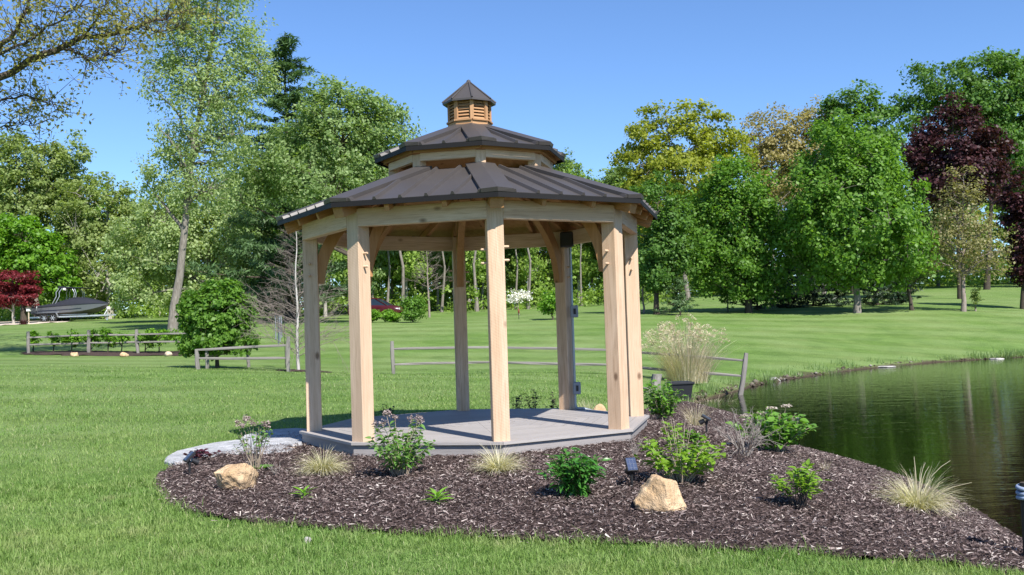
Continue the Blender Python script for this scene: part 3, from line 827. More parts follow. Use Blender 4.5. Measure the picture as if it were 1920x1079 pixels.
def np_tube(pts, rad, n):
    pts = np.asarray(pts, float); m = len(pts)
    t = np.gradient(pts, axis=0); t /= np.linalg.norm(t, axis=1)[:, None] + 1e-9
    d = pts[-1] - pts[0]; ref = np.array([0, 0, 1.]) if abs(d[2]) < .9 * np.linalg.norm(d) else np.array([1., 0, 0])
    x = np.cross(ref, t); x /= np.linalg.norm(x, axis=1)[:, None] + 1e-9
    y = np.cross(t, x)
    a = np.arange(n) * 2 * PI / n
    V = (pts[:, None, :] + np.asarray(rad)[:, None, None] * (np.cos(a)[None, :, None] * x[:, None, :] + np.sin(a)[None, :, None] * y[:, None, :])).reshape(-1, 3)
    i = np.repeat(np.arange(m - 1), n); k = np.tile(np.arange(n), m - 1); k2 = (k + 1) % n
    return V, np.c_[i * n + k, i * n + k2, (i + 1) * n + k2, (i + 1) * n + k]
class Wood:
    def __init__(s): s.V = []; s.F = []; s.n = 0
    def tube(s, pts, rad, n=6):
        V, F = np_tube(pts, rad, n); s.V.append(V); s.F.append(F + s.n); s.n += len(V)
    def mesh(s, name, mat): return mesh_np(name, np.concatenate(s.V), [np.concatenate(s.F)], True, mat)
def bez(a, b, c, n):
    t = np.linspace(0, 1, n)[:, None]
    return (1 - t) ** 2 * a + 2 * t * (1 - t) * b + t * t * c
def leaf_cloud(r, C, per, rc, size, asp=.62, flat=.6, droop=0.0, outward=None, upb=.5, jit=.6):
    """C clump centres; diamond leaves round each; returns verts, quads"""
    n = len(C) * per
    c = np.repeat(C, per, 0)
    g = r.normal(0, 1, (n, 3)); g /= np.linalg.norm(g, axis=1)[:, None]
    rr = r.random(n) ** .6
    rcl = np.repeat(np.broadcast_to(rc, (len(C),)), per)
    off = g * (rr * rcl)[:, None] * np.array([1, 1, flat])
    off[:, 2] -= droop * np.repeat(r.random(len(C)), per) * r.random(n) * rcl * 2
    p = c + off
    nrm = r.normal(0, .55, (n, 3)) + np.array([0, 0, upb])
    if outward is not None: 
        o = p - outward; o /= np.linalg.norm(o, axis=1)[:, None] + 1e-6; nrm += o * .55
    nrm /= np.linalg.norm(nrm, axis=1)[:, None]
    a = np.cross(nrm, r.normal(0, 1, (n, 3))); a /= np.linalg.norm(a, axis=1)[:, None] + 1e-9
    b = np.cross(nrm, a)
    s = size * r.uniform(1 - jit, 1 + jit, n)
    A = a * (s / 2)[:, None]; B = b * (s * asp / 2)[:, None]; Nn = nrm * (s * .08)[:, None]
    V = np.stack([p - A, p + B + Nn - A * .15, p + A, p - B + Nn - A * .15], 1).reshape(-1, 3)
    i = np.arange(n) * 4
    return V, np.c_[i, i + 1, i + 2, i + 3]
def sample_lobes(r, lobes, n, shell=.5):
    L = np.array(lobes); vol = L[:, 3] * L[:, 4] * L[:, 5]; w = vol ** .8
    k = r.choice(len(L), n, p=w / w.sum())
    g = r.normal(0, 1, (n, 3)); g /= np.linalg.norm(g, axis=1)[:, None]
    # uneven surface: bumpy radius by direction
    bump_ = 1 + .13 * np.sin(g[:, 0] * 5 + k) * np.sin(g[:, 2] * 6 + 2 * k) + .06 * r.normal(0, 1, n)
    rr = (shell + (1 - shell) * r.random(n) ** .7) * np.clip(bump_, .6, 1.15)
    return L[k, :3] + g * L[k, 3:6] * rr[:, None]
LEAF_K = .90
def make_tree(name, label, base, trunk, lobes, leafm, barkm, nclump, per, rc, size, group=None, seed=0, tr=.18, nlimb=9, shell=.45, asp=.74, flat=.65, droop=0.0, upb=.5, cat='tree', limb_r=.5, twig=True, zmin=None):
    """trunk: list of local points; lobes: local ellipsoids (cx,cy,cz,rx,ry,rz)"""
    r = np.random.default_rng(seed + 1000)
    root = empty(name, base, 0, label, cat, group)
    tp = np.array(trunk, float)
    w = Wood()
    hz = np.linspace(0, 1, 14); seg = np.r_[0, np.cumsum(np.linalg.norm(np.diff(tp, axis=0), axis=1))]; seg /= seg[-1]
    tpi = np.c_[[np.interp(hz, seg, tp[:, i]) for i in range(3)]].T
    tpi[1:-1, :2] += r.normal(0, tr * .18, (12, 2))
    trr = tr * (1 - .85 * hz ** 1.1); trr[0] *= 1.35; trr[1] *= 1.08
    tpi[0, 2] -= .15
    w.tube(tpi, trr, 9)
    C = sample_lobes(r, lobes, nclump, shell)
    if zmin is not None: C[:, 2] = np.maximum(C[:, 2], zmin + r.random(len(C)) * .6)
    # limbs to well spread clumps
    idx = [int(r.integers(len(C)))]; dmin = np.full(len(C), 1e9)
    for _ in range(min(nlimb, len(C)) - 1):
        dmin = np.minimum(dmin, np.linalg.norm(C - C[idx[-1]], axis=1)); idx.append(int(dmin.argmax()))
    nodes = [tpi[4:]]; nrad = [trr[4:]]
    for i in idx:
        T = C[i]; hd = np.hypot(*(T[:2] - tpi[-1, :2]))
        zs = min(max(T[2] - hd * r.uniform(.5, .9), tpi[0, 2] + .28 * (tpi[-1, 2] - tpi[0, 2])), tpi[-1, 2] * .97)
        j = np.interp(zs, tpi[:, 2], np.arange(14)); j0 = int(j)
        S = tpi[j0] + (tpi[min(j0 + 1, 13)] - tpi[j0]) * (j - j0)
        mid = (S + T) / 2 + np.array([0, 0, .16 * np.linalg.norm(T - S)]) + r.normal(0, .06, 3) * np.linalg.norm(T - S)
        cv = bez(S, mid, T, 8); cv[1:-1] += r.normal(0, .02 * np.linalg.norm(T - S), (6, 3))
        r0 = max(.02, np.interp(zs, tpi[:, 2], trr) * limb_r * 1.25); rad = r0 * (1 - .86 * np.linspace(0, 1, 8))
        w.tube(cv, rad, 6); nodes.append(cv[2:]); nrad.append(rad[2:])
    N = np.concatenate(nodes); NR = np.concatenate(nrad)
    if twig:
        for c in C:
            d = np.linalg.norm(N - c, axis=1) + np.maximum(0, N[:, 2] - c[2]) * 1.5
            k = int(d.argmin())
            if d[k] < .15: continue
            a = N[k]; m = (a + c) / 2 + np.array([0, 0, .10 * d[k] - .2 * droop * d[k]])
            r0 = min(NR[k] * .7, .02 + .012 * d[k])
            w.tube(bez(a, m, c, 4), r0 * np.array([1, .75, .5, .25]), 4)
    link('trunk', w.mesh('trunk', barkm), root)
    if per > 0:
        ctr = np.array(lobes)[:, :3].mean(0)
        V, F = leaf_cloud(r, C, int(per * 1.75), rc * r.uniform(.65, 1.35, len(C)), size * LEAF_K, asp, flat, droop, ctr, upb)
        link('crown', mesh_np('crown', V, [F], False, leafm), root)
    return root
def px_tree(name, label, u, Y, lobes_px, leafm, barkm, nclump, per, rc, size, trunk_px=None, vtop=None, depth=1.0, **kw):
    """lobes and trunk measured in the photograph, built at their real distance Y"""
    b = base_at(u, Y); s = mpp(Y)
    lobes = []
    for (lu, lv, ru, rv, *dy) in lobes_px:
        c = at(lu, lv, Y) - b
        lobes.append((c.x, (dy[0] if dy else 0.0), c.z, ru * s, ru * s * depth, rv * s))
    if trunk_px: tr = [(0, 0, 0)] + [tuple(at(a, c, Y) - b) for a, c in trunk_px]
    else:
        top = max(lobes, key=lambda l: l[2] + l[5]); tr = [(0, 0, 0), ((top[0]) * .4, 0, (top[2]) * .55), (top[0] * .8, top[1] * .5, top[2] + top[5] * .45)]
    return make_tree(name, label, b, tr, lobes, leafm, barkm, nclump, per, rc, size, **kw)

# --- right-hand lawn trees
px_tree('maple_tree', 'large dense bright green maple rising tallest behind the pond bank', 1607, 60,
        [(1590, 320, 95, 100), (1605, 410, 128, 125), (1560, 460, 100, 90), (1665, 460, 82, 85), (1605, 268, 62, 58), (1525, 390, 60, 95), (1660, 350, 62, 85), (1545, 315, 55, 60)], LM['maple'], MAT['bark_grey'], 360, 80, .75, .23, tr=.2, nlimb=16, seed=1, flat=1.15)
px_tree('maple_tree', 'round bright green maple right of the gazebo beside the black lamp pole', 1404, 63,
        [(1375, 420, 85, 105), (1350, 490, 80, 75), (1430, 470, 70, 95), (1385, 350, 60, 55), (1310, 440, 40, 80)], LM['maple'], MAT['bark_dark'], 260, 76, .75, .23, tr=.2, nlimb=14, seed=2, flat=1.1)
px_tree('pear_tree', 'dark green oval tree closest to the gazebo roof on its right', 1231, 61,
        [(1240, 400, 48, 85), (1235, 470, 50, 75), (1262, 480, 40, 70), (1225, 520, 34, 35)], LM['maple_dark'], MAT['bark_dark'], 150, 76, .65, .20, tr=.17, nlimb=10, seed=3)
px_tree('purple_maple_tree', 'tall dark purple maple behind the tan-leaved young tree', 1800, 78,
        [(1790, 260, 75, 85), (1755, 310, 65, 75), (1840, 320, 60, 80), (1800, 345, 85, 45)], LM['purple'], MAT['bark_dark'], 190, 80, .9, .27, tr=.17, nlimb=12, seed=4)
px_tree('purple_maple_tree', 'dark purple tree cut off by the right edge of the view', 1918, 64,
        [(1925, 440, 38, 70), (1930, 380, 40, 60), (1915, 500, 30, 40)], LM['purple'], MAT['bark_dark'], 90, 80, .7, .23, tr=.16, nlimb=8, seed=5)
px_tree('young_tree', 'young tree with thin tan-green leaves on the grassy ridge', 1806, 60,
        [(1805, 400, 45, 80), (1790, 460, 62, 65), (1838, 465, 55, 60), (1810, 350, 26, 40)], LM['tan'], MAT['twig'], 260, 17, .62, .15, tr=.14, nlimb=22, seed=6, limb_r=.45)
px_tree('small_tree', 'small dark-stemmed tree leaning between the large maple and the tan tree', 1710, 61,
        [(1712, 515, 22, 22), (1695, 500, 18, 22), (1735, 505, 16, 20)], LM['olive'], MAT['bark_dark'], 40, 26, .45, .14, tr=.13, nlimb=6, seed=7)
px_tree('sapling', 'thin leafy sapling just right of the tan tree trunk', 1829, 60.5,
        [(1831, 552, 10, 16), (1826, 570, 8, 10)], LM['olive'], MAT['twig'], 22, 20, .25, .11, tr=.05, nlimb=4, seed=8)
px_tree('oak_tree', 'tall green tree at the top right behind the purple maple', 1850, 98,
        [(1860, 190, 95, 95), (1800, 170, 70, 60), (1900, 260, 80, 110), (1735, 165, 55, 50), (1890, 130, 45, 40), (1940, 170, 60, 70), (1700, 215, 40, 40)], LM['maple_dark'], MAT['bark_dark'], 330, 66, 1.15, .33, tr=.26, nlimb=16, seed=9)
px_tree('oak_tree', 'medium green tree top peeking above the large maple', 1600, 94,
        [(1600, 200, 48, 38), (1640, 205, 36, 40), (1570, 225, 40, 40), (1610, 300, 80, 80)], LM['maple_dark'], MAT['bark_dark'], 170, 60, 1.0, .31, tr=.22, nlimb=10, seed=10)
px_tree('yellow_tree', 'tall yellow-green tree behind the dark oval tree', 1290, 92,
        [(1250, 265, 70, 60), (1310, 245, 60, 55), (1200, 290, 48, 55), (1280, 330, 100, 60), (1350, 290, 55, 60), (1240, 215, 34, 28), (1220, 400, 80, 80)], LM['yellow'], MAT['bark_grey'], 300, 62, 1.0, .29, tr=.22, nlimb=18, seed=11)
px_tree('bronze_tree', 'sparse bronze-leaved tree behind the two maples', 1450, 96,
        [(1450, 250, 55, 55), (1420, 290, 60, 60), (1500, 255, 45, 50), (1475, 320, 80, 70)], LM['brown'], MAT['bark_grey'], 260, 34, .95, .25, tr=.22, nlimb=20, seed=12)
px_tree('bronze_tree', 'thin bronze-leaved tree right behind the top of the large maple', 1545, 97,
        [(1545, 225, 36, 40), (1520, 290, 60, 70), (1560, 260, 40, 50)], LM['brown'], MAT['bark_grey'], 150, 34, .9, .25, tr=.2, nlimb=14, seed=13)
# --- left-hand trees
px_tree('broadleaf_tree', 'broad light green tree left of the gazebo roof', 679, 60,
        [(640, 240, 85, 85), (700, 230, 60, 60), (735, 265, 48, 70), (560, 285, 66, 70), (625, 185, 46, 42), (500, 320, 60, 60), (590, 340, 110, 70), (690, 340, 75, 70), (460, 330, 50, 60)], LM['light'], MAT['bark_dark'], 460, 58, .80, .185, tr=.24, nlimb=22, seed=14)
px_tree('cottonwood_tree', 'tall pale green tree whose grey trunk leans beside the rail fence', 323, 52,
        [(350, 60, 70, 95), (430, 60, 75, 90), (310, 130, 52, 80), (400, 170, 80, 70), (350, 260, 75, 60), (470, 120, 52, 90), (300, 320, 42, 60), (380, 350, 70, 60), (430, 250, 50, 60), (390, -40, 100, 60)], LM['willow'], MAT['bark_grey'], 560, 38, .80, .18,
        trunk_px=[(336, 520), (347, 430), (356, 330), (364, 270), (380, 170), (400, 60), (415, -60)], tr=.23, nlimb=30, droop=.55, shell=.2, asp=.5, seed=15)
px_tree('willow_tree', 'pale feathery green tree filling the gap behind the cottonwood trunk', 400, 76,
        [(420, 440, 65, 80), (330, 450, 75, 80), (260, 460, 60, 90), (380, 380, 60, 60), (300, 390, 45, 50), (440, 500, 55, 70), (300, 530, 80, 50)], LM['willow'], MAT['bark_grey'], 320, 60, .9, .23, tr=.28, nlimb=16, droop=.5, seed=16)
px_tree('woodland_tree', 'olive green tree rising highest at the left edge behind the boat', 70, 98,
        [(60, 330, 85, 80), (110, 350, 60, 85), (20, 320, 60, 70), (80, 430, 110, 90), (130, 290, 40, 40)], LM['olive'], MAT['bark_grey'], 330, 62, 1.05, .30, tr=.4, nlimb=18, seed=17)
px_tree('woodland_tree', 'olive green tree right of the boat with a gap of sky above it', 205, 96,
        [(200, 400, 60, 80), (160, 420, 60, 90), (240, 430, 50, 90), (195, 500, 90, 80)], LM['olive'], MAT['bark_pale'], 250, 60, 1.0, .28, tr=.35, nlimb=14, seed=18)
px_tree('maple_tree', 'bright yellow-green maple above the red tree and the boat', 45, 90,
        [(40, 455, 70, 55), (80, 490, 60, 50), (20, 500, 60, 50), (110, 530, 45, 30)], LM['bright'], MAT['bark_dark'], 190, 76, .9, .30, tr=.25, nlimb=10, seed=19)
px_tree('japanese_maple_tree', 'low dark red maple at the left edge beside the lamp post', 25, 84,
        [(25, 535, 42, 30), (0, 545, 40, 28), (48, 553, 26, 20), (20, 560, 45, 16)], LM['red'], MAT['bark_pale'], 130, 72, .62, .19, tr=.12, nlimb=9, seed=20, flat=.4)
# pine with whorled boughs
def pine(name, label, base, H, r0, seed, leafm, per=26, nlev=26, z0=.12, size=.42, group=None, bark=None, prof=.75):
    r = np.random.default_rng(seed); root = empty(name, base, 0, label, 'tree', group); w = Wood()
    zz = np.linspace(-.1, H, 12); w.tube(np.c_[r.normal(0, .04, 12), r.normal(0, .04, 12), zz], np.linspace(.028 * H ** .9, .02, 12), 8)
    C = []
    for l in range(nlev):
        f = l / (nlev - 1); z = H * (z0 + (.985 - z0) * f)
        Lb = r0 * (1 - f) ** prof * r.uniform(.6, 1.2) + .15
        nb = int(6 - 2 * f); a0 = r.random() * 6.28
        for k in range(nb):
            a = a0 + k * 2 * PI / nb + r.normal(0, .2); L_ = Lb * r.uniform(.4, 1.2)
            d = np.array([math.cos(a), math.sin(a), 0])
            S = np.array([0, 0, min(z + r.normal(0, .022 * H), H * .97)]); T = S + d * L_ + np.array([0, 0, L_ * r.uniform(-.05, .3)])
            cv = bez(S, (S + T) / 2 - np.array([0, 0, .06 * L_]), T, 6); w.tube(cv, np.linspace(.012 + .012 * L_, .006, 6), 4)
            for t in np.linspace(.25, 1, max(2, int(L_ * 2.4) + 1)):
                p = S + (T - S) * t + r.normal(0, .10 * L_ * .5, 3) * np.array([1, 1, .25]); C.append(p)
    C = np.array(C)
    link('trunk', w.mesh('trunk', bark or MAT['bark_dark']), root)
    V, F = leaf_cloud(r, C, per, np.full(len(C), .045 * H ** .8 + .12), size, .16, .38, 0, np.array([0, 0, H * .4]), .5)
    link('crown', mesh_np('crown', V, [F], False, leafm), root)
    return root
b = base_at(545, 72); pine('pine_tree', 'tall dark pine with spreading boughs behind the broad light green tree', b, at(555, 62, 72).z - b.z, 6.4, 31, LM['pine'], 32, 27, .06, .55, prof=.55)
b = base_at(1275, 60); pine('pine_tree', 'little pine between the oval tree and the round maple', b, 2.3, 1.25, 32, LM['pine'], 22, 9, .15, .25)
b = base_at(1420, 66); pine('pine_tree', 'low dark pine whose boughs show under the round maple', b, 3.2, 1.7, 33, LM['spruce'], 20, 9, .08, .3)
for i, (u, Y, h, lab) in enumerate([(1480, 68, 3.0, 'leftmost'), (1525, 69, 3.4, 'second from the left'), (1570, 68, 3.2, 'third from the left'), (1645, 68, 3.0, 'fourth from the left'), (1685, 69, 2.8, 'rightmost')]):
    b = base_at(u, Y); pine('spruce_bush', 'dark low spruce under the large maple, ' + lab + ' of the row', b, h, 1.7, 40 + i, LM['spruce'], 20, 10, .04, .32, 'dark spruces under the large maple')
# near oak on the left, mostly outside the view: limbs reach in at the top left
def oak_left():
    Y = 36.0; b = base_at(-330, Y); r = np.random.default_rng(77)
    root = empty('oak_tree', b, 0, 'oak reaching its crooked limbs in from the top left corner', 'tree')
    w = Wood(); L = lambda pts, yy=Y: np.array([tuple(at(u, v, yy + dy) - b) for u, v, dy in pts])
    w.tube(np.array([(0, 0, -.2), (.05, 0, 2.6), (.2, 0, 6), (.5, 0, 9.3), (.8, 0, 13), (1, .2, 17)]), [.6, .46, .4, .33, .22, .09], 10)
    limbs = [([(-315, 330, 0), (-150, 245, 0), (-30, 165, 0), (60, 112, .3), (120, 88, .4), (150, 72, .5), (215, 66, .8), (250, 50, 1), (300, 38, 1.2), (350, 20, 1.5)], .17),
             ([(118, 92, .4), (145, 100, .2), (168, 114, .0), (190, 108, -.2), (215, 100, -.3), (235, 88, -.4)], .05),
             ([(168, 114, 0), (163, 130, 0), (161, 146, 0)], .025),
             ([(-310, 300, 0), (-120, 190, -.8), (-20, 110, -1), (25, 65, -1.2), (50, 20, -1.3), (60, -60, -1.5)], .15),
             ([(-20, 110, -1), (40, 82, -1), (95, 48, -1.2), (150, 10, -1), (190, -40, -1)], .06),
             ([(-310, 380, 0), (-130, 240, 1), (0, 188, 1.2), (45, 178, 1.3), (85, 190, 1.4), (110, 208, 1.4)], .06),
             ([(-310, 400, 0), (-130, 280, 1.4), (0, 238, 1.6), (40, 233, 1.6), (75, 237, 1.7)], .045),
             ([(150, 72, .5), (175, 45, .2), (200, 10, 0), (220, -30, 0)], .05),
             ([(250, 50, 1), (300, 60, .6), (345, 55, .5)], .03),
             ([(-310, 250, 0), (-220, 60, -2), (-150, -120, -3)], .2), ([(-310, 330, 0), (-420, 120, 2), (-480, -100, 2)], .2)]
    C = []
    for pts, r0 in limbs:
        P = L(pts); n = len(P); tt = np.linspace(0, 1, n * 4); ss = np.linspace(0, 1, n)
        Q = np.c_[[np.interp(tt, ss, P[:, i]) for i in range(3)]].T; Q[1:-1] += r.normal(0, .035, (len(Q) - 2, 3))
        w.tube(Q, np.linspace(r0, r0 * .22, len(Q)), 7)
        if r0 < .03: continue
        for q in Q[len(Q) // 4:]:
            for _ in range(4 if r0 > .1 else 3):
                e = q + r.normal(0, 1, 3) * np.array([.75, .9, .52]) + np.array([.05, 0, .34])
                w.tube(bez(q, (q + e) / 2 + r.normal(0, .1, 3), e, 4), np.array([.018, .013, .009, .004]), 4); C.append(e)
                e2 = e + r.normal(0, .3, 3); w.tube(bez(e, (e + e2) / 2, e2, 3), np.array([.008, .006, .003]), 4); C.append(e2)
    C = np.array(C)
    # crown above and outside the view that throws the shade on the far lawn
    C2 = sample_lobes(r, [(.5, 0, 15.5, 7, 6.5, 4), (-4, 1, 12.5, 6, 6, 4), (3.5, 2, 17.5, 4.5, 5, 3)], 260, .3)
    link('trunk', w.mesh('trunk', MAT['bark_dark']), root)
    V, F = leaf_cloud(r, C, 8, np.full(len(C), .38), .15, .5, .8, .15, None, .4)
    V2, F2 = leaf_cloud(r, C2, 26, np.full(len(C2), .9), .2, .6, .7, 0, None, .4)
    link('crown', mesh_np('crown', np.concatenate([V, V2]), [np.concatenate([F, F2 + len(V)])], False, LM['oak']), root)
oak_left()
# --- woodland behind the lawn: four builds, copied tree by tree
def copy_tree(o, loc, rz, sc):
    c = o.copy(); COL.objects.link(c); c.location = loc; c.rotation_euler = (0, 0, rz); c.scale = sc
    for ch in list(o.children):
        d = ch.copy(); COL.objects.link(d); d.parent = c
    return c
protos = []
WG = 'woodland trees beyond the lawn'
WL = 'leafy spring woodland tree standing in the wood beyond the lawn'
for i, (lm, bk) in enumerate([('woods', 'bark_pale'), ('olive', 'bark_pale'), ('light', 'bark_grey'), ('woods', 'bark_pale')]):
    lob = [[(0, 0, 11, 2.6, 2.6, 4.5), (1.2, 0, 8, 2.2, 2.2, 2.4), (-1.2, .5, 8.5, 2.2, 2.0, 2.6), (0, 0, 14.5, 1.7, 1.7, 2), (0.3, 0, 4.5, 2.4, 2.4, 2)],
           [(0, 0, 10, 3.0, 3.0, 4.2), (1.5, .5, 12.5, 2.2, 2.2, 3), (-1.6, 0, 12, 2, 2, 2.6), (.3, 0, 5.0, 2.6, 2.6, 2.2)],
           [(0, 0, 9, 3.2, 3.2, 4.5), (.8, 0, 13, 2.4, 2.4, 2.6), (-1.8, 0, 7, 1.8, 1.8, 2.2), (.6, 0, 4, 2.2, 2.2, 1.8)],
           [(0, 0, 12, 2.4, 2.4, 3.6), (1.4, 0, 9, 1.6, 1.6, 2), (-1.3, 0, 7, 1.5, 1.5, 1.6), (.4, 0, 4.6, 2.2, 2.2, 1.9)]][i]
    protos.append(make_tree('woodland_tree', WL, (0, 0, 0), [(0, 0, 0), (.15, .1, 5), (.1, -.1, 10), (.2, 0, 14)], lob, LM[lm], MAT[bk], 210, 50, 1.0, .30, group=WG, seed=60 + i, tr=.16, nlimb=12, shell=.3))
slim = make_tree('slim_tree', 'slim grey-trunked tree at the edge of the wood seen through the gazebo', (0, 0, 0), [(0, 0, 0), (.35, .2, 4), (.2, -.3, 8), (.9, .2, 14)],
                 [(0, 0, 11.5, 2.0, 2.0, 3.2), (1.0, 0, 9, 1.3, 1.3, 1.6), (-1.0, 0, 10, 1.3, 1.3, 1.6)], LM['woods'], MAT['bark_grey'], 80, 26, .7, .25, group='slim trees at the edge of the wood', seed=75, tr=.125, nlimb=9, shell=.2)
rw = random.Random(5)
for i, (u, Y, k) in enumerate([(725, 87, .9), (755, 85.5, 1.1), (766, 90, .95), (828, 88, .85), (895, 86, 1.15), (903, 91, .85), (966, 90, .9), (990, 86, 1.2), (1090, 90, .8)]):
    b = base_at(u, Y); sc_ = (k * rw.uniform(.8, 1.25), k * rw.uniform(.8, 1.2), .95 + .1 * (k - 1))
    if i == 0: slim.location = b; slim.scale = sc_
    else: copy_tree(slim, b, rw.uniform(0, 6.28), sc_)
spots = []
for u, Y, s in [(610, 84, 1.0), (655, 92, 1.1), (700, 88, .95), (735, 96, 1.05), (762, 90, .9), (790, 99, 1.1), (822, 92, 1.0), (850, 101, 1.1), (893, 90, 1.0), (905, 104, .95), (945, 94, .82), (968, 101, .88), (992, 92, .80), (1022, 98, .84), (1052, 104, .95), (1085, 96, .78), (1112, 104, .85), (1140, 98, .74), (1160, 108, .9), (1195, 104, .9),
                (560, 90, 1.0), (520, 96, .95), (470, 92, .85), (440, 100, .9), (250, 104, .8), (300, 108, .8), (-20, 104, 1.0), (150, 108, .9), (350, 98, .75), (1420, 112, .8), (1500, 112, .95), (1580, 112, 1.05), (1660, 112, 1.0), (1930, 112, 1.1), (1760, 114, 1.1), (-70, 96, 1.0), (1980, 100, 1.1), (2040, 108, 1.2), (1350, 112, .85),
                (1000, 116, .95), (880, 115, 1.0), (780, 116, 1.1), (690, 112, 1.1), (1080, 118, .95)]:
    spots.append((u, Y, s))
for i, (u, Y, s) in enumerate(spots):
    b = base_at(u, Y); k = i % 4
    sc_ = (s * rw.uniform(.85, 1.15),) * 2 + (s * rw.uniform(.9, 1.1),)
    if i < 4:
        o = protos[k]; o.location = b; o.rotation_euler = (0, 0, rw.uniform(0, 6.28)); o.scale = sc_
    else: copy_tree(protos[k], b, rw.uniform(0, 6.28), sc_)
# undergrowth along the edge of the wood: one mass
r_ = np.random.default_rng(91)
C = []
for u in np.arange(-60, 1225, 3.2):
    for _ in range(3):
        Y = r_.uniform(86, 104) if u > 520 else r_.uniform(92, 108)
        b = base_at(float(u + r_.normal(0, 4)), float(Y)) if _ == 0 else b + Vector((r_.normal(0, .8), r_.normal(0, 1.2), 0))
        hh = r_.uniform(.3, 4.2) * (1 + .4 * math.sin(u * .05))
        C.append((b.x, b.y, b.z + abs(hh) * r_.random() ** .6))
for u in np.arange(1130, 2000, 4.0):
    Y = r_.uniform(106, 116); b = base_at(float(u), float(Y)); 
    for _ in range(3): C.append((b.x + r_.normal(0, .5), b.y, b.z + r_.uniform(.2, 3.2)))
C = np.array(C)
V, F = leaf_cloud(r_, C, 25, r_.uniform(.5, 1.1, len(C)), .27, .62, .75, 0, None, .5)
tag(link('undergrowth', mesh_np('undergrowth', V, [F], False, LM['woods'])), 'green undergrowth along the edge of the wood', 'undergrowth', kind='stuff')

C = [(r_.uniform(-90, 100), r_.uniform(112, 125), 3.0 + 5.5 * r_.random()) for _ in range(1500)]
for i in range(3000):
    x = r_.uniform(-85, 95); y = r_.uniform(118, 140); z0 = 3.2
    C.append((x, y, z0 + 14 * (1 + .2 * math.sin(x * .21) + .12 * math.sin(x * .57)) * r_.random() ** .8))
C = np.array(C)
V, F = leaf_cloud(r_, C, 13, r_.uniform(1.0, 2.2, len(C)), .75, .7, .8, 0, None, .4)
tag(link('distant_wood', mesh_np('distant_wood', V, [F], False, LM['woods'])), 'distant wood closing the view behind all the trees', 'wood', kind='stuff')
# ================================================================== BED PLANTS, STONES, LIGHTS
def on_bed(u, v, lift=0.0):
    p = onz(u, v, 0.0)
    for _ in range(6): p = onz(u, v, float(bed_z([(p.x, p.y)])[0]) + lift)
    return p
def on_ground(u, v):
    p = onz(u, v, -.05)
    for _ in range(8):
        z = gz(p.x, p.y); q = onz(u, v, z) if z < CAM_Z - .05 else p
        p = q if q.y > 0 else p
    return Vector((p.x, p.y, gz(p.x, p.y)))
def leaf_mesh(name, L, W, mat, fold=.25, curl=.25, wide=.4, n=4):
    """pointed leaf along +X from the stalk, folded along its midrib, tip curling down"""
    v = []; f = []
    for i in range(n + 1):
        t = i / n
        w = W / 2 * (math.sin(PI * min(1, t ** (math.log(.5) / math.log(wide))))) ** .85 if 0 < t < 1 else .002
        z = -curl * L * t * t
        v += [(L * t, -w, z + fold * w), (L * t, 0, z), (L * t, w, z + fold * w)]
    for i in range(n):
        a = i * 3; f += [(a, a + 3, a + 4, a + 1), (a + 1, a + 4, a + 5, a + 2)]
    return MB().add(v, f, True).mesh(name, mat)
PL = {
    'lime': leaf_mat('lime_leaves', [(.095, .195, .016), (.150, .270, .024), (.205, .330, .042)], .35, .4, .4),
    'hyd': leaf_mat('hydrangea_leaves', [(.070, .160, .030), (.105, .215, .045), (.150, .270, .070)], .33, .45, .4),
    'peony': leaf_mat('peony_leaves', [(.030, .115, .018), (.048, .160, .024), (.075, .210, .036)], .28, .35, .5),
    'seed': leaf_mat('seedling_leaves', [(.110, .250, .020), (.150, .310, .032), (.190, .350, .05)], .35, .4, .4),
    'mid': leaf_mat('mid_green_leaves', [(.070, .170, .020), (.105, .230, .030), (.150, .290, .05)], .35, .45, .4),
    'heu': leaf_mat('heuchera_leaves', [(.030, .008, .012), (.055, .014, .020), (.085, .026, .030)], .25, .4, .4),
    'dark': leaf_mat('dark_purple_leaves', [(.018, .020, .014), (.030, .032, .020), (.055, .050, .030)], .25, .5, .3),
    'straw': leaf_mat('dry_straw', [(.30, .25, .16), (.44, .38, .27), (.60, .54, .42)], .25, .7, .2),
    'strawgreen': leaf_mat('half_dry_grass', [(.28, .27, .15), (.46, .42, .29), (.64, .60, .47)], .3, .7, .2),
    'dry': leaf_mat('dried_flowers', [(.16, .115, .115), (.27, .205, .20), (.40, .33, .31)], .2, .8, .1),
    'umbel': leaf_mat('dried_umbels', [(.27, .22, .19), (.40, .34, .30), (.52, .46, .42)], .2, .8, .1),
}
MAT['stem'] = simple_mat('green_stem', (.16, .17, .07), .7, 0, .2, .3, 20)
MAT['dry_stem'] = simple_mat('dry_stem', (.36, .29, .22), .8, 0, .2, .3, 20)
MAT['grey_twig'] = simple_mat('grey_twig', (.30, .265, .235), .85, 0, .15, .35, 14)
MAT['dark_twig'] = simple_mat('dark_twig', (.09, .07, .06), .85, 0, .15, .35, 14)
def mesh_xyz(me):
    co = np.empty(len(me.vertices) * 3); me.vertices.foreach_get('co', co)
    return co.reshape(-1, 3), np.array([tuple(p.vertices) for p in me.polygons])
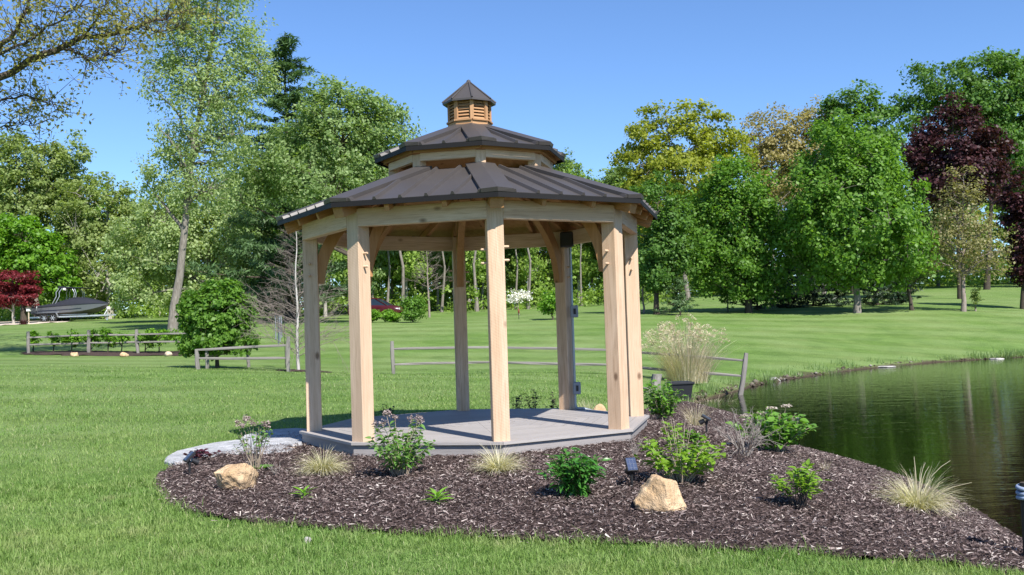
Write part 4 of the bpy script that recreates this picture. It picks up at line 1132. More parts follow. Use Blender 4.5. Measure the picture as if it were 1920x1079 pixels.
class Plant:
    def __init__(s, name, label, base, seed, cat='plant', group=None):
        s.root = empty(name, base, 0, label, cat, group); s.b = Vector(base); s.r = np.random.default_rng(seed); s.w = Wood(); s.lv = []; s.tips = []
    def stem(s, pts, r0, r1, n=5):
        pts = np.asarray(pts, float); s.w.tube(pts, np.linspace(r0, r1, len(pts)), n); return pts
    def leaf(s, p, d, size, rollv=0.0):
        d = Vector(d).normalized(); up = Vector((0, 0, 1))
        y = up.cross(d); y = y.normalized() if y.length > 1e-3 else Vector((0, 1, 0))
        z = d.cross(y)
        m = Matrix((d, y, z)).transposed() @ Matrix.Rotation(rollv, 3, 'X')
        m = (m * size).to_4x4(); m.translation = Vector(p); s.lv.append(m)
    def finish(s, leafme, stemmat, maxobj=300, name='leaf'):
        if s.w.V: link('stem', s.w.mesh('stem', stemmat), s.root)
        if not s.lv: return s.root
        order = sorted(range(len(s.lv)), key=lambda i: (s.b + s.lv[i].translation - CAM).length)
        mes = leafme if isinstance(leafme, list) else [leafme]
        for j, i in enumerate(order[:maxobj]):
            o = link(name, mes[i % len(mes)], s.root); o.matrix_local = s.lv[i]
        rest = order[maxobj:]
        if rest:
            co, fa = mesh_xyz(mes[0]); Vs = []; Fs = []
            for k, i in enumerate(rest):
                m = np.array(s.lv[i]); Vs.append(co @ m[:3, :3].T + m[:3, 3]); Fs.append(fa + k * len(co))
            o = link('foliage', mesh_np('foliage', np.concatenate(Vs), [np.concatenate(Fs)], True, mes[0].materials[0]), s.root); o['kind'] = 'stuff'
        return s.root
    def head(s, p, rad, n, mat, flat=.5, size=.014, name='flower_head'):
        V, F = leaf_cloud(s.r, np.array([p]), n, np.array([rad]), size, .8, flat, 0, None, .6)
        link(name, mesh_np(name, V, [F], False, mat), s.root)
def bush(name, label, base, seed, hgt, rad, nst, nleaf, leafme, stemmat, lsz=(.7, 1.2), tmin=.35, droop=-.1, spread=1.0, upright=.0, pairs=True, cat='shrub', maxobj=300, sr=.004, group=None):
    P = Plant(name, label, base, seed, cat, group); r = P.r
    per = max(1, nleaf // nst)
    for i in range(nst):
        a = r.uniform(0, 2 * PI); q = math.sqrt(r.random()) * rad * spread; h = hgt * r.uniform(.62, 1.0) * (1 - .32 * (q / rad) ** 2)
        b0 = np.array([math.cos(a), math.sin(a), 0]) * min(q * .22, .08)
        e = np.array([math.cos(a) * q, math.sin(a) * q, h])
        m = (b0 + e) / 2 + np.array([math.cos(a) * q * -.12, math.sin(a) * q * -.12, h * .12])
        cv = bez(b0, m, e, 6); cv[1:] += r.normal(0, .008, (5, 3)); P.stem(cv, sr, sr * .45, 4); P.tips.append(cv[-1])
        for k in range(per):
            t = tmin + (1 - tmin) * (k + r.random()) / per
            j = t * 5; j0 = min(int(j), 4); p = cv[j0] + (cv[j0 + 1] - cv[j0]) * (j - j0)
            aa = a + r.normal(0, 1.1) if q > rad * .35 else r.uniform(0, 2 * PI)
            if k % 2 and pairs: aa += PI * .8
            d = (math.cos(aa), math.sin(aa), r.normal(droop + .35 * t + upright, .3))
            P.leaf(p, d, r.uniform(*lsz), r.normal(0, .35))
    return P
def tuft(name, label, base, seed, n, L, spread, width, mat, cat='grass tuft', droop=1.0, up=.25, stalks=None, group=None, base_r=.06, wind=(0, 0)):
    """clump of arching blades, one mesh"""
    r = np.random.default_rng(seed); V = []; F = []; k = 5
    t = np.linspace(0, 1, k)
    for i in range(n):
        a = r.uniform(0, 2 * PI); le = L * r.uniform(.55, 1.15); lean = r.uniform(.12, 1) ** .7 * spread
        d = np.array([math.cos(a) + wind[0], math.sin(a) + wind[1], 0]); 
        rr = base_r * math.sqrt(r.random()); p0 = np.array([math.cos(a) * rr, math.sin(a) * rr, -.01])
        th = (PI / 2 - r.random() ** .8 * min(1.1, spread * .42)) - lean * .75 * (t ** .9) * droop * r.uniform(.7, 1.25)
        st = le / (k - 1)
        x = np.r_[0, np.cumsum(np.cos(th[:-1]) * st)]; z = np.r_[0, np.cumsum(np.sin(th[:-1]) * st)]
        c = p0 + d * x[:, None] + np.array([0, 0, 1]) * np.maximum(z, .012 - .0 * z)[:, None]
        sd = np.array([-math.sin(a), math.cos(a), r.normal(0, .3)]); w = width * r.uniform(.6, 1.3) * (1 - .85 * t) / 2
        n0 = len(V) * 0 + sum(len(q) for q in V); v = np.empty((2 * k, 3)); v[0::2] = c - sd * w[:, None]; v[1::2] = c + sd * w[:, None]
        V.append(v); F.append(np.array([(2 * j, 2 * j + 1, 2 * j + 3, 2 * j + 2) for j in range(k - 1)]) + 2 * k * i)
    me = mesh_np(name, np.concatenate(V), [np.concatenate(F)], True, mat)
    if stalks is None:
        o = link(name, me); o.location = base; return tag(o, label, cat, group)
    root = empty(name, base, 0, label, cat, group)
    o = link('blades', me, root); o['kind'] = 'stuff'
    return root

# boulders
def rock_mat(name, a, b, dark):
    m, nt, out = mk(name)
    v = coords(nt); n = noise(nt, v, 6, 6, .65, .5); n2 = noise(nt, v, 26, 5, .7); n3 = noise(nt, v, 7, 4)
    c = ramp(nt, n, [(.32, a), (.6, b)]).outputs[0]
    c = mixc(nt, ramp(nt, n3, [(.5, (0, 0, 0)), (.66, (.75, .75, .75))]).outputs[0], c, tuple(min(1, x * 1.35) for x in b))
    c = mixc(nt, ramp(nt, n2, [(.28, (.8, .8, .8)), (.45, (0, 0, 0))]).outputs[0], c, dark)
    princ(nt, out, c, .85, .2, 0, bump(nt, math_(nt, 'ADD', n, math_(nt, 'MULTIPLY', n2, .5)), .9, .05)); return m
MAT['rock_tan'] = rock_mat('tan_sandstone', (.46, .30, .16), (.55, .40, .25), (.24, .16, .09))
MAT['rock_pale'] = rock_mat('pale_fieldstone', (.50, .38, .26), (.60, .49, .37), (.25, .18, .12))
MAT['rock_grey'] = rock_mat('grey_fieldstone', (.30, .28, .26), (.45, .43, .40), (.15, .14, .13))
def boulder(name, label, base, size, seed, mat, cuts=12, rz=0.0, sub=4, group=None, sharp=.86, taper=0.0, skew=0.0):
    bm = bmesh.new(); bmesh.ops.create_icosphere(bm, subdivisions=sub, radius=1.0)
    r = np.random.default_rng(seed)
    N = r.normal(0, 1, (cuts, 3)); N /= np.linalg.norm(N, axis=1)[:, None]; D = r.uniform(.55, sharp, cuts)
    ph = r.uniform(0, 6.28, 9)
    for v in bm.verts:
        p = np.array(v.co)
        for n_, d_ in zip(N, D):
            e = p @ n_ - d_
            if e > 0: p = p - n_ * e * .94
        p = p * (1 + .035 * math.sin(5 * p[0] + ph[0]) * math.sin(6 * p[1] + ph[1]) + .018 * math.sin(13 * p[2] + ph[2]) * math.sin(11 * p[0] + ph[3]) + .012 * r.normal())
        kz_ = 1 - taper * max(0.0, p[2] + .3); p[0] = p[0] * kz_ + skew * max(0.0, p[2] + .3); p[1] *= kz_
        p = p * (1 + .022 * math.sin(9 * p[0] + 7 * p[2] + ph[4]) + .02 * math.sin(17 * p[1] - 9 * p[2] + ph[5]) * math.sin(15 * p[0] + ph[6]))
        v.co = (p[0] * size[0] / 2, p[1] * size[1] / 2, (p[2] + .55) * size[2] / 1.45)
    me = bpy.data.meshes.new(name); bm.to_mesh(me); bm.free(); me.materials.append(mat)
    me.polygons.foreach_set('use_smooth', np.zeros(len(me.polygons), bool))
    me.polygons.foreach_set('use_smooth', np.ones(len(me.polygons), bool))
    o = link(name, me); o.location = base; o.rotation_euler = (0, 0, rz)
    return tag(o, label, 'boulder', group)
p = on_bed(438, 921); boulder('boulder', 'tan boulder with a white chipped face left in the mulch bed', p + Vector((0, .12, -.03)), (.45, .36, .28), 4, MAT['rock_tan'], 20, .3, 5, sharp=.78)
p = on_bed(1245, 962); boulder('boulder', 'pointed tan boulder in front of the lime green shrub', p + Vector((0, .12, -.03)), (.46, .40, .28), 23, MAT['rock_tan'], 18, 0.0, 5, sharp=.8, taper=.30, skew=-.15)
# solar spot lights
def solar_light(label, base, rz, tilt=.6, h=.10):
    root = empty('solar_light', base, rz, label, 'garden light', 'solar spot lights in the mulch bed')
    MB().tube([(0, 0, -.06), (0, 0, h)], [.011, .011], 8).tube([(0, 0, h - .01), (0, -.01, h + .03)], [.016, .016], 8).build('stake', MAT['black'], root)
    m3 = Matrix.Rotation(tilt, 3, 'X')
    hd = MB().box(Vector((0, 0, h + .06)), (.085, .115, .026), m3, .004).tube([(0, .02, h + .03), (0, .075, h + .0)], [.024, .03], 10).build('lamp_head', MAT['black'], root)
    pn = MB().box(Vector((0, 0, h + .06)) + m3 @ Vector((0, 0, .0145)), (.074, .103, .003), m3).build('solar_panel', MAT['solar'], root)
    g = MB()
    for x in (-.0125, .0125): g.box(Vector((0, 0, h + .06)) + m3 @ Vector((x, 0, .0166)), (.0007, .101, .0006), m3)
    for y in (-.035, 0, .035): g.box(Vector((0, 0, h + .06)) + m3 @ Vector((0, y, .0169)), (.072, .0007, .0006), m3)
    g.build('cell_line', MAT['box_grey'], pn)
    return root
MAT['solar'] = simple_mat('solar_cells', (.012, .030, .085), .18, 0, .6, .25, 12, .01)
solar_light('black solar light beside the dark red plant near the flagstones', on_bed(356, 890), R(-55), .75)
solar_light('black solar light with blue panel beside the pointed boulder', on_bed(1185, 912), R(12), .95)
solar_light('black solar light among dry twigs near the water', on_bed(1325, 815), R(75), .55, .13)

# leaf shapes
LF = {
    'lime': leaf_mesh('leaf', .062, .044, PL['lime'], .25, .22),
    'hyd': leaf_mesh('leaf', .052, .030, PL['hyd'], .3, .3),
    'peony': leaf_mesh('leaf', .088, .030, PL['peony'], .3, .35, .42),
    'seed': leaf_mesh('leaf', .115, .030, PL['seed'], .35, .35, .42),
    'seedb': leaf_mesh('leaf', .12, .038, PL['seed'], .3, .35, .45),
    'mid': leaf_mesh('leaf', .066, .046, PL['mid'], .25, .25),
    'heu': leaf_mesh('leaf', .055, .055, PL['heu'], .15, .3, .5),
    'dark': leaf_mesh('leaf', .05, .026, PL['dark'], .2, .3),
    'limes': leaf_mesh('leaf', .058, .024, PL['lime'], .25, .22),
}
# 1 lilac-like shrub with dried heads, left
P = bush('shrub', 'twiggy shrub with dried mauve flower heads left of the deck', on_bed(478, 882), 1, .52, .20, 30, 190, LF['hyd'], MAT['dry_stem'], (.55, .95), .55, 0, sr=.0035)
for q in sorted(P.tips, key=lambda c: -c[2])[:7]: P.head(q + np.array([0, 0, .02]), .04, 70, PL['dry'], .95, .015)
for k in range(26):
    a = P.r.uniform(0, 6.28); P.leaf((.05 + .05 * math.cos(a), -.02 + .05 * math.sin(a), .02), (math.cos(a), math.sin(a), .55), 1.5)
P.finish(LF['hyd'], MAT['dry_stem'])
# 2 heuchera
P = bush('heuchera', 'low dark red leafy plant beside the sunlit flagstone', on_bed(378, 862), 2, .10, .17, 26, 78, LF['heu'], MAT['dark_twig'], (.7, 1.1), .6, .1, cat='plant', sr=.002); P.finish(LF['heu'], MAT['dark_twig'])
# 3 seedlings
def seedling(label, base, seed, n, me, h, sc=1.0):
    P = Plant('seedling', label, base, seed, 'plant')
    for k in range(n):
        a = k * 2.4 + P.r.normal(0, .2); z = h * (k / n); el = .25 + .9 * k / n
        P.stem([(0, 0, -.02), (0, 0, z + .01)], .003, .002, 4)
        P.leaf((.006 * math.cos(a), .006 * math.sin(a), z), (math.cos(a), math.sin(a), el), sc * P.r.uniform(.75, 1.1), P.r.normal(0, .2))
    return P.finish(me, MAT['stem'])
seedling('small bright seedling with broad pointed leaves right of the tan boulder', on_bed(570, 934), 5, 13, LF['seedb'], .055, .85)
seedling('small bright seedling with narrow spiky leaves at the front of the bed', on_bed(820, 944), 6, 18, LF['seed'], .06, .95)
# 4 hydrangea with dried heads in front of the deck
P = bush('hydrangea', 'leafy shrub with dried mauve heads in front of the deck', on_bed(752, 893), 7, .52, .36, 40, 620, LF['hyd'], MAT['dry_stem'], (.8, 1.35), .22, 0, sr=.004)
tips = sorted(P.tips, key=lambda c: -c[2])
st = P.stem([(0, 0, .05), (-.06, 0, .3), (-.11, .0, .52)], .004, .0025); P.head(st[-1] + np.array([0, 0, .02]), .05, 90, PL['dry'], .8, .015)
for q in tips[:6]: P.head(q + np.array([0, 0, .02]), .042, 70, PL['dry'], .8, .015)
P.finish(LF['hyd'], MAT['dry_stem'])
# 5 peony clump
P = bush('peony', 'dense dark green leafy clump in the middle of the bed', on_bed(1078, 930), 8, .36, .235, 60, 900, LF['peony'], MAT['stem'], (.6, 1.0), .06, .05, sr=.004, cat='plant'); P.finish(LF['peony'], MAT['stem'])
# 6 lime shrub by the pointed boulder
P = bush('hydrangea', 'lime green shrub behind the pointed boulder', on_bed(1276, 906), 9, .42, .37, 40, 520, LF['lime'], MAT['dry_stem'], (.7, 1.2), .3, 0, sr=.004)
for k in range(7):
    a = P.r.uniform(0, 6.28); P.stem([(0, 0, 0), (.06 * math.cos(a), .06 * math.sin(a), .25), (.12 * math.cos(a), .1 * math.sin(a), .5)], .003, .002, 4)
P.finish(LF['lime'], MAT['dry_stem'])
# 7 upright green shrub right behind the deck corner
P = bush('hydrangea', 'upright green shrub between the deck corner and the black tub', on_bed(1243, 790), 10, .66, .33, 40, 640, LF['mid'], MAT['dry_stem'], (.75, 1.3), .2, 0, sr=.004); P.finish(LF['mid'], MAT['dry_stem'])
# 8 young shoots
P = bush('hydrangea', 'few lime leaves on bare upright stems beside the deck corner', on_bed(1263, 838), 11, .30, .09, 9, 50, LF['lime'], MAT['dry_stem'], (.7, 1.1), .6, 0, sr=.003); P.finish(LF['lime'], MAT['dry_stem'])
P = bush('perennial', 'low mid-green plant behind the lime shrub', on_bed(1296, 828), 12, .12, .15, 16, 70, LF['mid'], MAT['stem'], (.8, 1.2), .3, 0, sr=.003, cat='plant'); P.finish(LF['mid'], MAT['stem'])
# 9 hydrangea with umbels over the water
P = bush('hydrangea', 'green shrub with tall dried umbels at the water edge', on_bed(1455, 848), 13, .48, .46, 40, 520, LF['mid'], MAT['dry_stem'], (.95, 1.6), .25, 0, sr=.004)
_b = P.b
for u, v in [(1428, 775), (1446, 766), (1474, 762), (1492, 787), (1399, 780)]:
    q = at(u, v, _b.y + P.r.uniform(-.1, .1)) - _b; st = P.stem([(0, 0, .1), (q.x * .6, q.y * .6, q.z * .6), tuple(q)], .004, .002, 4)
    P.head(np.array(q) + np.array([0, 0, .004]), .062, 150, PL['umbel'], .28, .013)
P.finish(LF['mid'], MAT['dry_stem'])
# 10 small lime bush on a short stem
P = bush('azalea', 'small lime bush on a short stem alone in the mulch', on_bed(1503, 952), 14, .32, .20, 26, 330, LF['limes'], MAT['dark_twig'], (.7, 1.2), .45, .1, sr=.004); P.finish(LF['limes'], MAT['dark_twig'])
# bare twigs
def twigs(name, label, base, seed, h, rad, n, mat, depth=2, r0=.005, cat='shrub', lean=0.0, group=None):
    r = np.random.default_rng(seed); w = Wood()
    def grow(p, d, L, rr, dep):
        e = p + d * L; m = p + d * L * .5 + r.normal(0, .06 * L, 3)
        cv = bez(p, m, e, 4); w.tube(cv, np.linspace(rr, rr * .5, 4), 4)
        if dep > 0:
            for _ in range(int(r.integers(2, 4))):
                t = r.uniform(.35, 1); q = p + (e - p) * t; nd_ = d + r.normal(0, .55, 3); nd_ /= np.linalg.norm(nd_)
                grow(q, nd_, L * r.uniform(.45, .75), rr * .55, dep - 1)
    for _ in range(n):
        a = r.uniform(0, 6.28); q = math.sqrt(r.random()) * rad / h
        d = np.array([math.cos(a) * q + lean, math.sin(a) * q, 1.0]); d /= np.linalg.norm(d)
        grow(np.array([0, 0, -.02]), d, h * r.uniform(.5, .8), r0, depth)
    o = link(name, w.mesh(name, mat)); o.location = base; return tag(o, label, cat, group)
twigs('bare_shrub', 'tangled bare grey twigs beside the umbel shrub', on_bed(1398, 858), 3, .42, .38, 17, MAT['grey_twig'], 3, .005)
twigs('bare_shrub', 'small dark-stemmed dead shrub leaning in the mulch', on_bed(1382, 866), 4, .28, .14, 4, MAT['dark_twig'], 2, .006, lean=.5)
twigs('dry_stems', 'thin dry stems against the right front of the deck', on_bed(1190, 858), 5, .24, .12, 12, MAT['grey_twig'], 1, .0022, 'plant')
twigs('dry_stems', 'few thin dark stalks rising behind the dense green clump', on_bed(1062, 862), 6, .20, .05, 5, MAT['dark_twig'], 0, .0022, 'plant')
twigs('dry_stems', 'single thin dark stalk left of the broad-leaved seedling', on_bed(566, 912), 8, .42, .05, 1, MAT['dark_twig'], 0, .003, 'plant')
twigs('dry_stems', 'pale dry twigs lying by the base of the dried-head shrub', on_bed(520, 892), 9, .16, .14, 7, MAT['grey_twig'], 1, .0025, 'plant')
# ornamental grass clumps in the bed
tuft('grass_tuft', 'pale arching grass clump left in front of the deck', on_bed(605, 888), 1, 900, .29, 3.0, .005, PL['strawgreen'], base_r=.05)
tuft('grass_tuft', 'pale arching grass clump at the front corner of the deck', on_bed(936, 886), 2, 700, .29, 2.6, .005, PL['strawgreen'], base_r=.05)
rt = tuft('grass_tuft', 'large pale grass clump with long stray stalks at the pond edge', on_bed(1722, 956), 3, 950, .36, 2.8, .005, PL['strawgreen'], base_r=.09, stalks=True)
_b = on_bed(1722, 956)
w = Wood()
for u, v in [(1714, 856), (1742, 875), (1782, 864), (1768, 905), (1822, 905), (1690, 880), (1640, 945), (1735, 868), (1790, 912)]:
    q = np.array(at(u, v, _b.y + .05) - _b); w.tube(bez(np.zeros(3), np.array([q[0] * .25, q[1] * .4, q[2] * .75]), q, 6), np.linspace(.0026, .0012, 6), 4)
link('stalk', w.mesh('stalk', PL['straw']), rt)
tuft('grass_tuft', 'dry straw-coloured clump beside the twiggy solar light', on_bed(1305, 800), 4, 260, .36, 1.3, .004, PL['straw'], base_r=.10)
tuft('grass_tuft', 'tiny dry grass wisp at the rim of the bed above the water', on_bed(1548, 884), 5, 50, .12, 1.3, .003, PL['straw'], base_r=.03)
# behind the deck
def behind(u, Y): 
    b = base_at(u, Y); return Vector((b.x, b.y, float(bed_z([(b.x, b.y)])[0])))
for i, (u, h, lab) in enumerate([(972, .34, 'dark-leaved upright plant behind the deck just right of the front post'), (1000, .44, 'taller dark-leaved plant behind the deck between two posts'), (1034, .36, 'dark-leaved plant behind the deck close to the conduit post'), (728, .30, 'dark twiggy plant behind the deck beside the left front post')]):
    P = bush('perennial', lab, behind(u, 14.15), 30 + i, h, .13, 9, 90, LF['dark'], MAT['dark_twig'], (.7, 1.2), .2, .1, sr=.004, cat='plant'); P.finish(LF['dark'], MAT['dark_twig'], 60)
tuft('grass_tuft', 'dry grass clump behind the deck beside the conduit post', behind(1100, 14.3), 6, 200, .34, 1.2, .004, PL['straw'], base_r=.08)
tuft('grass_tuft', 'green grass clump on the lawn between front post and rail fence', base_at(935, 20), 7, 160, .40, .9, .006, MAT['grass'], base_r=.10)
boulder('boulder', 'small orange stone behind the deck beside the dry grass', behind(1125, 14.0), (.20, .18, .2), 5, MAT['rock_tan'], 8, .4, 3)
# flagstones left of the deck
MAT['flag_grey'] = rock_mat('grey_flagstone', (.33, .34, .35), (.43, .43, .44), (.20, .20, .20))
MAT['flag_tan'] = rock_mat('tan_flagstone', (.42, .30, .19), (.50, .38, .26), (.24, .17, .11))
for (pix, z, kd), lab in zip(FLAGS, ['long pale flagstone lying in the sun left of the deck', 'flagstone step in the gazebo shade against the deck', 'small tan flagstone wedged at the deck corner']):
    pts = [Vector((*q, 0)) for q in flag_poly(pix, z)]
    pts = catmull(pts, 3, True); r = np.random.default_rng(len(lab)); c = sum(pts, Vector()) / len(pts)
    poly = [(p_.x + r.normal(0, .012) - c.x, p_.y + r.normal(0, .012) - c.y) for p_ in pts]
    if sum(poly[i][0] * poly[(i + 1) % len(poly)][1] - poly[(i + 1) % len(poly)][0] * poly[i][1] for i in range(len(poly))) < 0: poly = poly[::-1]
    n = len(poly); mb = MB()
    v = [(x, y, -.12) for x, y in poly] + [(x * 1.01, y * 1.01, z - .022 + r.normal(0, .004)) for x, y in poly] + [(x * .975, y * .975, z + r.normal(0, .003)) for x, y in poly]
    f = [tuple(range(n - 1, -1, -1)), tuple(range(2 * n, 3 * n))]
    for q in range(2): f += [(q * n + i, q * n + (i + 1) % n, q * n + n + (i + 1) % n, q * n + n + i) for i in range(n)]
    o = mb.add(v, f).build('flagstone', MAT['flag_tan' if kd == 'orange' else 'flag_grey'])
    o.location = (c.x, c.y, 0); tag(o, lab, 'flagstone')
# small stone in the front lawn
boulder('stone', 'small grey stone lying in the near lawn', on_ground(577, 1018), (.05, .045, .04), 6, MAT['rock_grey'], 6, 0, 2)['category'] = 'stone'

# ================================================================== FENCES, TUB, POSTS
MAT['weathered'] = wood_mat('weathered_wood', (.17, .155, .14), (.30, .28, .255), (.07, .062, .055), 20, False, .9, 0, (.20, .18, .155))
def rough_stick(name, a, b, w, d, parent, seed, mat=None, taper=.72, n=7):
    """split rail or post: uneven, own Z along the grain"""
    a = Vector(a); b = Vector(b); L = (b - a).length; r = np.random.default_rng(seed)
    v = []; f = []; ph = r.uniform(0, 6.28, 4)
    prof = [(-1, -.75), (-.6, -1), (.7, -.95), (1, -.5), (.9, .7), (.4, 1), (-.7, .9), (-1, .4)]
    for i in range(n):
        t = i / (n - 1); k = 1 - (1 - taper) * max(0, abs(t - .5) * 2 - .75) / .25
        ox, oy = .12 * w * math.sin(3 * t + ph[0]), .12 * d * math.sin(4 * t + ph[1])
        for x, y in prof: v.append((x * w / 2 * k * (1 + .08 * r.normal()) + ox, y * d / 2 * k * (1 + .08 * r.normal()) + oy, -L / 2 + L * t))
    for i in range(n - 1):
        for j in range(8): f.append((i * 8 + j, i * 8 + (j + 1) % 8, i * 8 + 8 + (j + 1) % 8, i * 8 + 8 + j))
    f += [tuple(range(7, -1, -1)), tuple(range((n - 1) * 8, n * 8))]
    o = MB().add(v, f).build(name, mat or MAT['weathered'], parent)
    z = (b - a).normalized(); u = Vector((0, 0, 1)) if abs(z.z) < .9 else Vector((1, 0, 0))
    x = u.cross(z).normalized(); y = z.cross(x); o.matrix_local = frame(x, y, z, (a + b) / 2); return o
def fence(label, posts, rails, seed, pw=.13):
    b = base_at(posts[0][0], posts[0][4]); root = empty('split_rail_fence', b, 0, label, 'fence')
    for i, (ub, vb, ut, vt, Y) in enumerate(posts):
        p0 = at(ub, vb, Y); p1 = at(ut, vt, Y); g = gz(p0.x, p0.y); p0 = p0 + (p0 - p1).normalized() * max(.05, (p0.z - g) + .1)
        rough_stick('fence_post', p0 - b, p1 - b, pw, pw * .9, root, seed + i, None, .8, 5)
    for i, (u0, v0, Y0, u1, v1, Y1) in enumerate(rails):
        rough_stick('rail', at(u0, v0, Y0) - b, at(u1, v1, Y1) - b, .11, .075, root, seed + 50 + i)
    return root
fence('grey split rail fence running behind the gazebo into the pond', [(737, 703, 736, 640, 30.8), (928, 699, 924, 637, 30.2), (1150, 700, 1146, 640, 29), (1388, 745, 1399, 662, 27)],
      [(734, 655, 30.8, 930, 651, 30.2), (920, 651, 30.2, 1152, 657, 29), (1142, 656, 29, 1396, 677, 27), (734, 684, 30.8, 930, 679, 30.2), (920, 679, 30.2, 1152, 685, 29), (1142, 684, 29, 1391, 706, 27)], 10, .14)
fence('grey split rail fence in front of the round green bush', [(541, 698, 540, 631, 29), (372, 693, 368, 656, 29.5)],
      [(366, 656, 29.5, 544, 648, 29), (370, 672, 29.5, 544, 672, 29)], 20, .13)
fence('short broken rail fence piece inside the round green bush', [(466, 673, 465, 655, 33), (388, 690, 389, 655, 30.5)], [(388, 668, 30.5, 468, 657, 33)], 30, .12)
fence('long low rail fence with small shrubs far left', [(54, 664, 52, 622, 43), (167, 664, 166, 619, 43), (259, 664, 256, 618, 43)],
      [(50, 633, 43, 168, 629, 43), (50, 647, 43, 168, 644, 43), (164, 629, 43, 260, 628, 43), (164, 643, 43, 260, 642, 43), (254, 627, 43, 362, 626, 42), (254, 642, 43, 362, 641, 42)], 40, .15)
b = on_ground(1231, 742); b = base_at(1231, 24.3)
o = rough_stick('timber_stump', b + Vector((0, 0, -.1)), at(1231, 702, 24.3), .26, .24, None, 71, None, .95, 4); tag(o, 'grey upright timber stump standing left of the black tub', 'stump')
b = base_at(1215, 24.0); o = rough_stick('timber_stump', b + Vector((0, 0, -.1)), at(1215, 727, 24.0), .2, .2, None, 72, None, .95, 4); tag(o, 'shorter timber stump half hidden by the deck post', 'stump')
# black tub
b = base_at(1276, 23.0); tb = empty('tub', b, .15, 'black plastic tub with lid beside the pond', 'tub')
top = at(1276, 717, 23.0).z - b.z
def ring4(x, y, z): return [(-x, -y, z), (x, -y, z), (x, y, z), (-x, y, z)]
mb = MB(); v = ring4(.17, .15, -.05) + ring4(.255, .2, top - .05)
mb.add(v, [(3, 2, 1, 0), (0, 1, 5, 4), (1, 2, 6, 5), (2, 3, 7, 6), (3, 0, 4, 7), (4, 5, 6, 7)]).build('body', MAT['black'], tb)
MB().box((0, 0, top - .02), (.58, .46, .055), None, .012).box((0, 0, top + .012), (.46, .34, .012)).build('lid', MAT['black'], tb)
# tall pampas behind it
rt = tuft('pampas_grass', 'tall dry ornamental grass standing behind the rail fence', base_at(1290, 27.8), 8, 1300, 1.45, 1.25, .012, PL['straw'], 'ornamental grass', stalks=True, base_r=.6)
w = Wood(); r = np.random.default_rng(3); Hc = []
for k in range(150):
    a = r.uniform(0, 6.28); s_ = r.random() ** .6 * 1.45; h = 1.95 * r.uniform(.7, 1.05); e = np.array([math.cos(a) * s_ * .85 - .1, math.sin(a) * s_ * .6, h * (1 - .2 * s_)])
    w.tube(bez(np.array([e[0] * .2, e[1] * .2, 0]), np.array([e[0] * .45, e[1] * .45, h * .75]), e, 5), np.linspace(.005, .0025, 5), 4)
    for t in range(3): Hc.append(e + np.array([math.cos(a) * .05 * t, math.sin(a) * .05 * t, -.02 * t]))
link('stalk', w.mesh('stalk', PL['straw']), rt)
V, F = leaf_cloud(r, np.array(Hc), 10, np.full(len(Hc), .055), .05, .3, 1.0, 0, None, .3)
o = link('seed_head', mesh_np('seed_head', V, [F], False, PL['straw']), rt); o['kind'] = 'stuff'
# mooring post at the right edge
b = on_bed(1925, 1045); MAT['rope'] = simple_mat('blue_rope', (.25, .30, .40), .8, 0, .2, .4, 60, .4)
rtp = empty('mooring_post', b, 0, 'dark wooden post with a rope loop at the right edge', 'post')
top = at(1929, 905, b.y).z - b.z
MB().tube([(.02, 0, -.15), (.02, 0, top * .5), (.02, 0, top)], [.036, .035, .035], 12).build('shaft', MAT['bark_dark'], rtp)
for k in range(3):
    a = np.linspace(0, 2 * PI, 17)
    MB().tube([(.02 + .047 * math.cos(q), .047 * math.sin(q), top - .03 - .026 * k + .006 * math.sin(q + k)) for q in a], .013, 7, False).build('rope', MAT['rope'], rtp)
# bank stones
for i, (u, v, s_, lab) in enumerate([(1660, 686, (.9, .5, .07), 'flat pale slab of stone at the far waterline'), (1868, 671, (.8, .4, .06), 'flat pale stone at the far waterline near the right edge'), (1452, 712, (.5, .4, .14), 'dark stone on the bank right of the fence end')]):
    p = onz(u, v, POND_Z + .06); boulder('bank_stone', lab, Vector((p.x, p.y, POND_Z - .012)), s_, 80 + i, MAT['rock_grey'], 8, .3 * i, 3)['category'] = 'stone'
for i, (u, lab) in enumerate([(141, 'orange half-buried stone, leftmost of the three along the far rail fence'), (233, 'tan half-buried stone, middle of the three along the far rail fence'), (316, 'pale half-buried stone, rightmost of the three along the far rail fence')]):
    b = base_at(u, 41.5); boulder('boulder', lab, b, (.40 + .04 * i, .3, .20), 90 + i, MAT['rock_tan' if i < 2 else 'rock_pale'], 8, i, 3)
# mulch strip under that fence
_q = [base_at(u, Y) for u, Y in [(45, 42.3), (130, 41.9), (240, 41.9), (350, 41.6), (352, 44.0), (240, 44.0), (130, 44.2), (48, 44.0)]]
sheet('mulch_strip', np.array([(p_.x, p_.y) for p_ in _q]), .25, MAT['mulch'], .05, .01, 'narrow mulch strip under the far rail fence')
_q = [base_at(568, 29.7) + Vector((.85 * math.cos(a), .7 * math.sin(a), 0)) for a in np.linspace(0, 2 * PI, 12)[:-1]]
sheet('mulch_ring', np.array([(p_.x, p_.y) for p_ in _q]), .15, MAT['mulch'], .05, .01, 'mulch ring around the white birch')
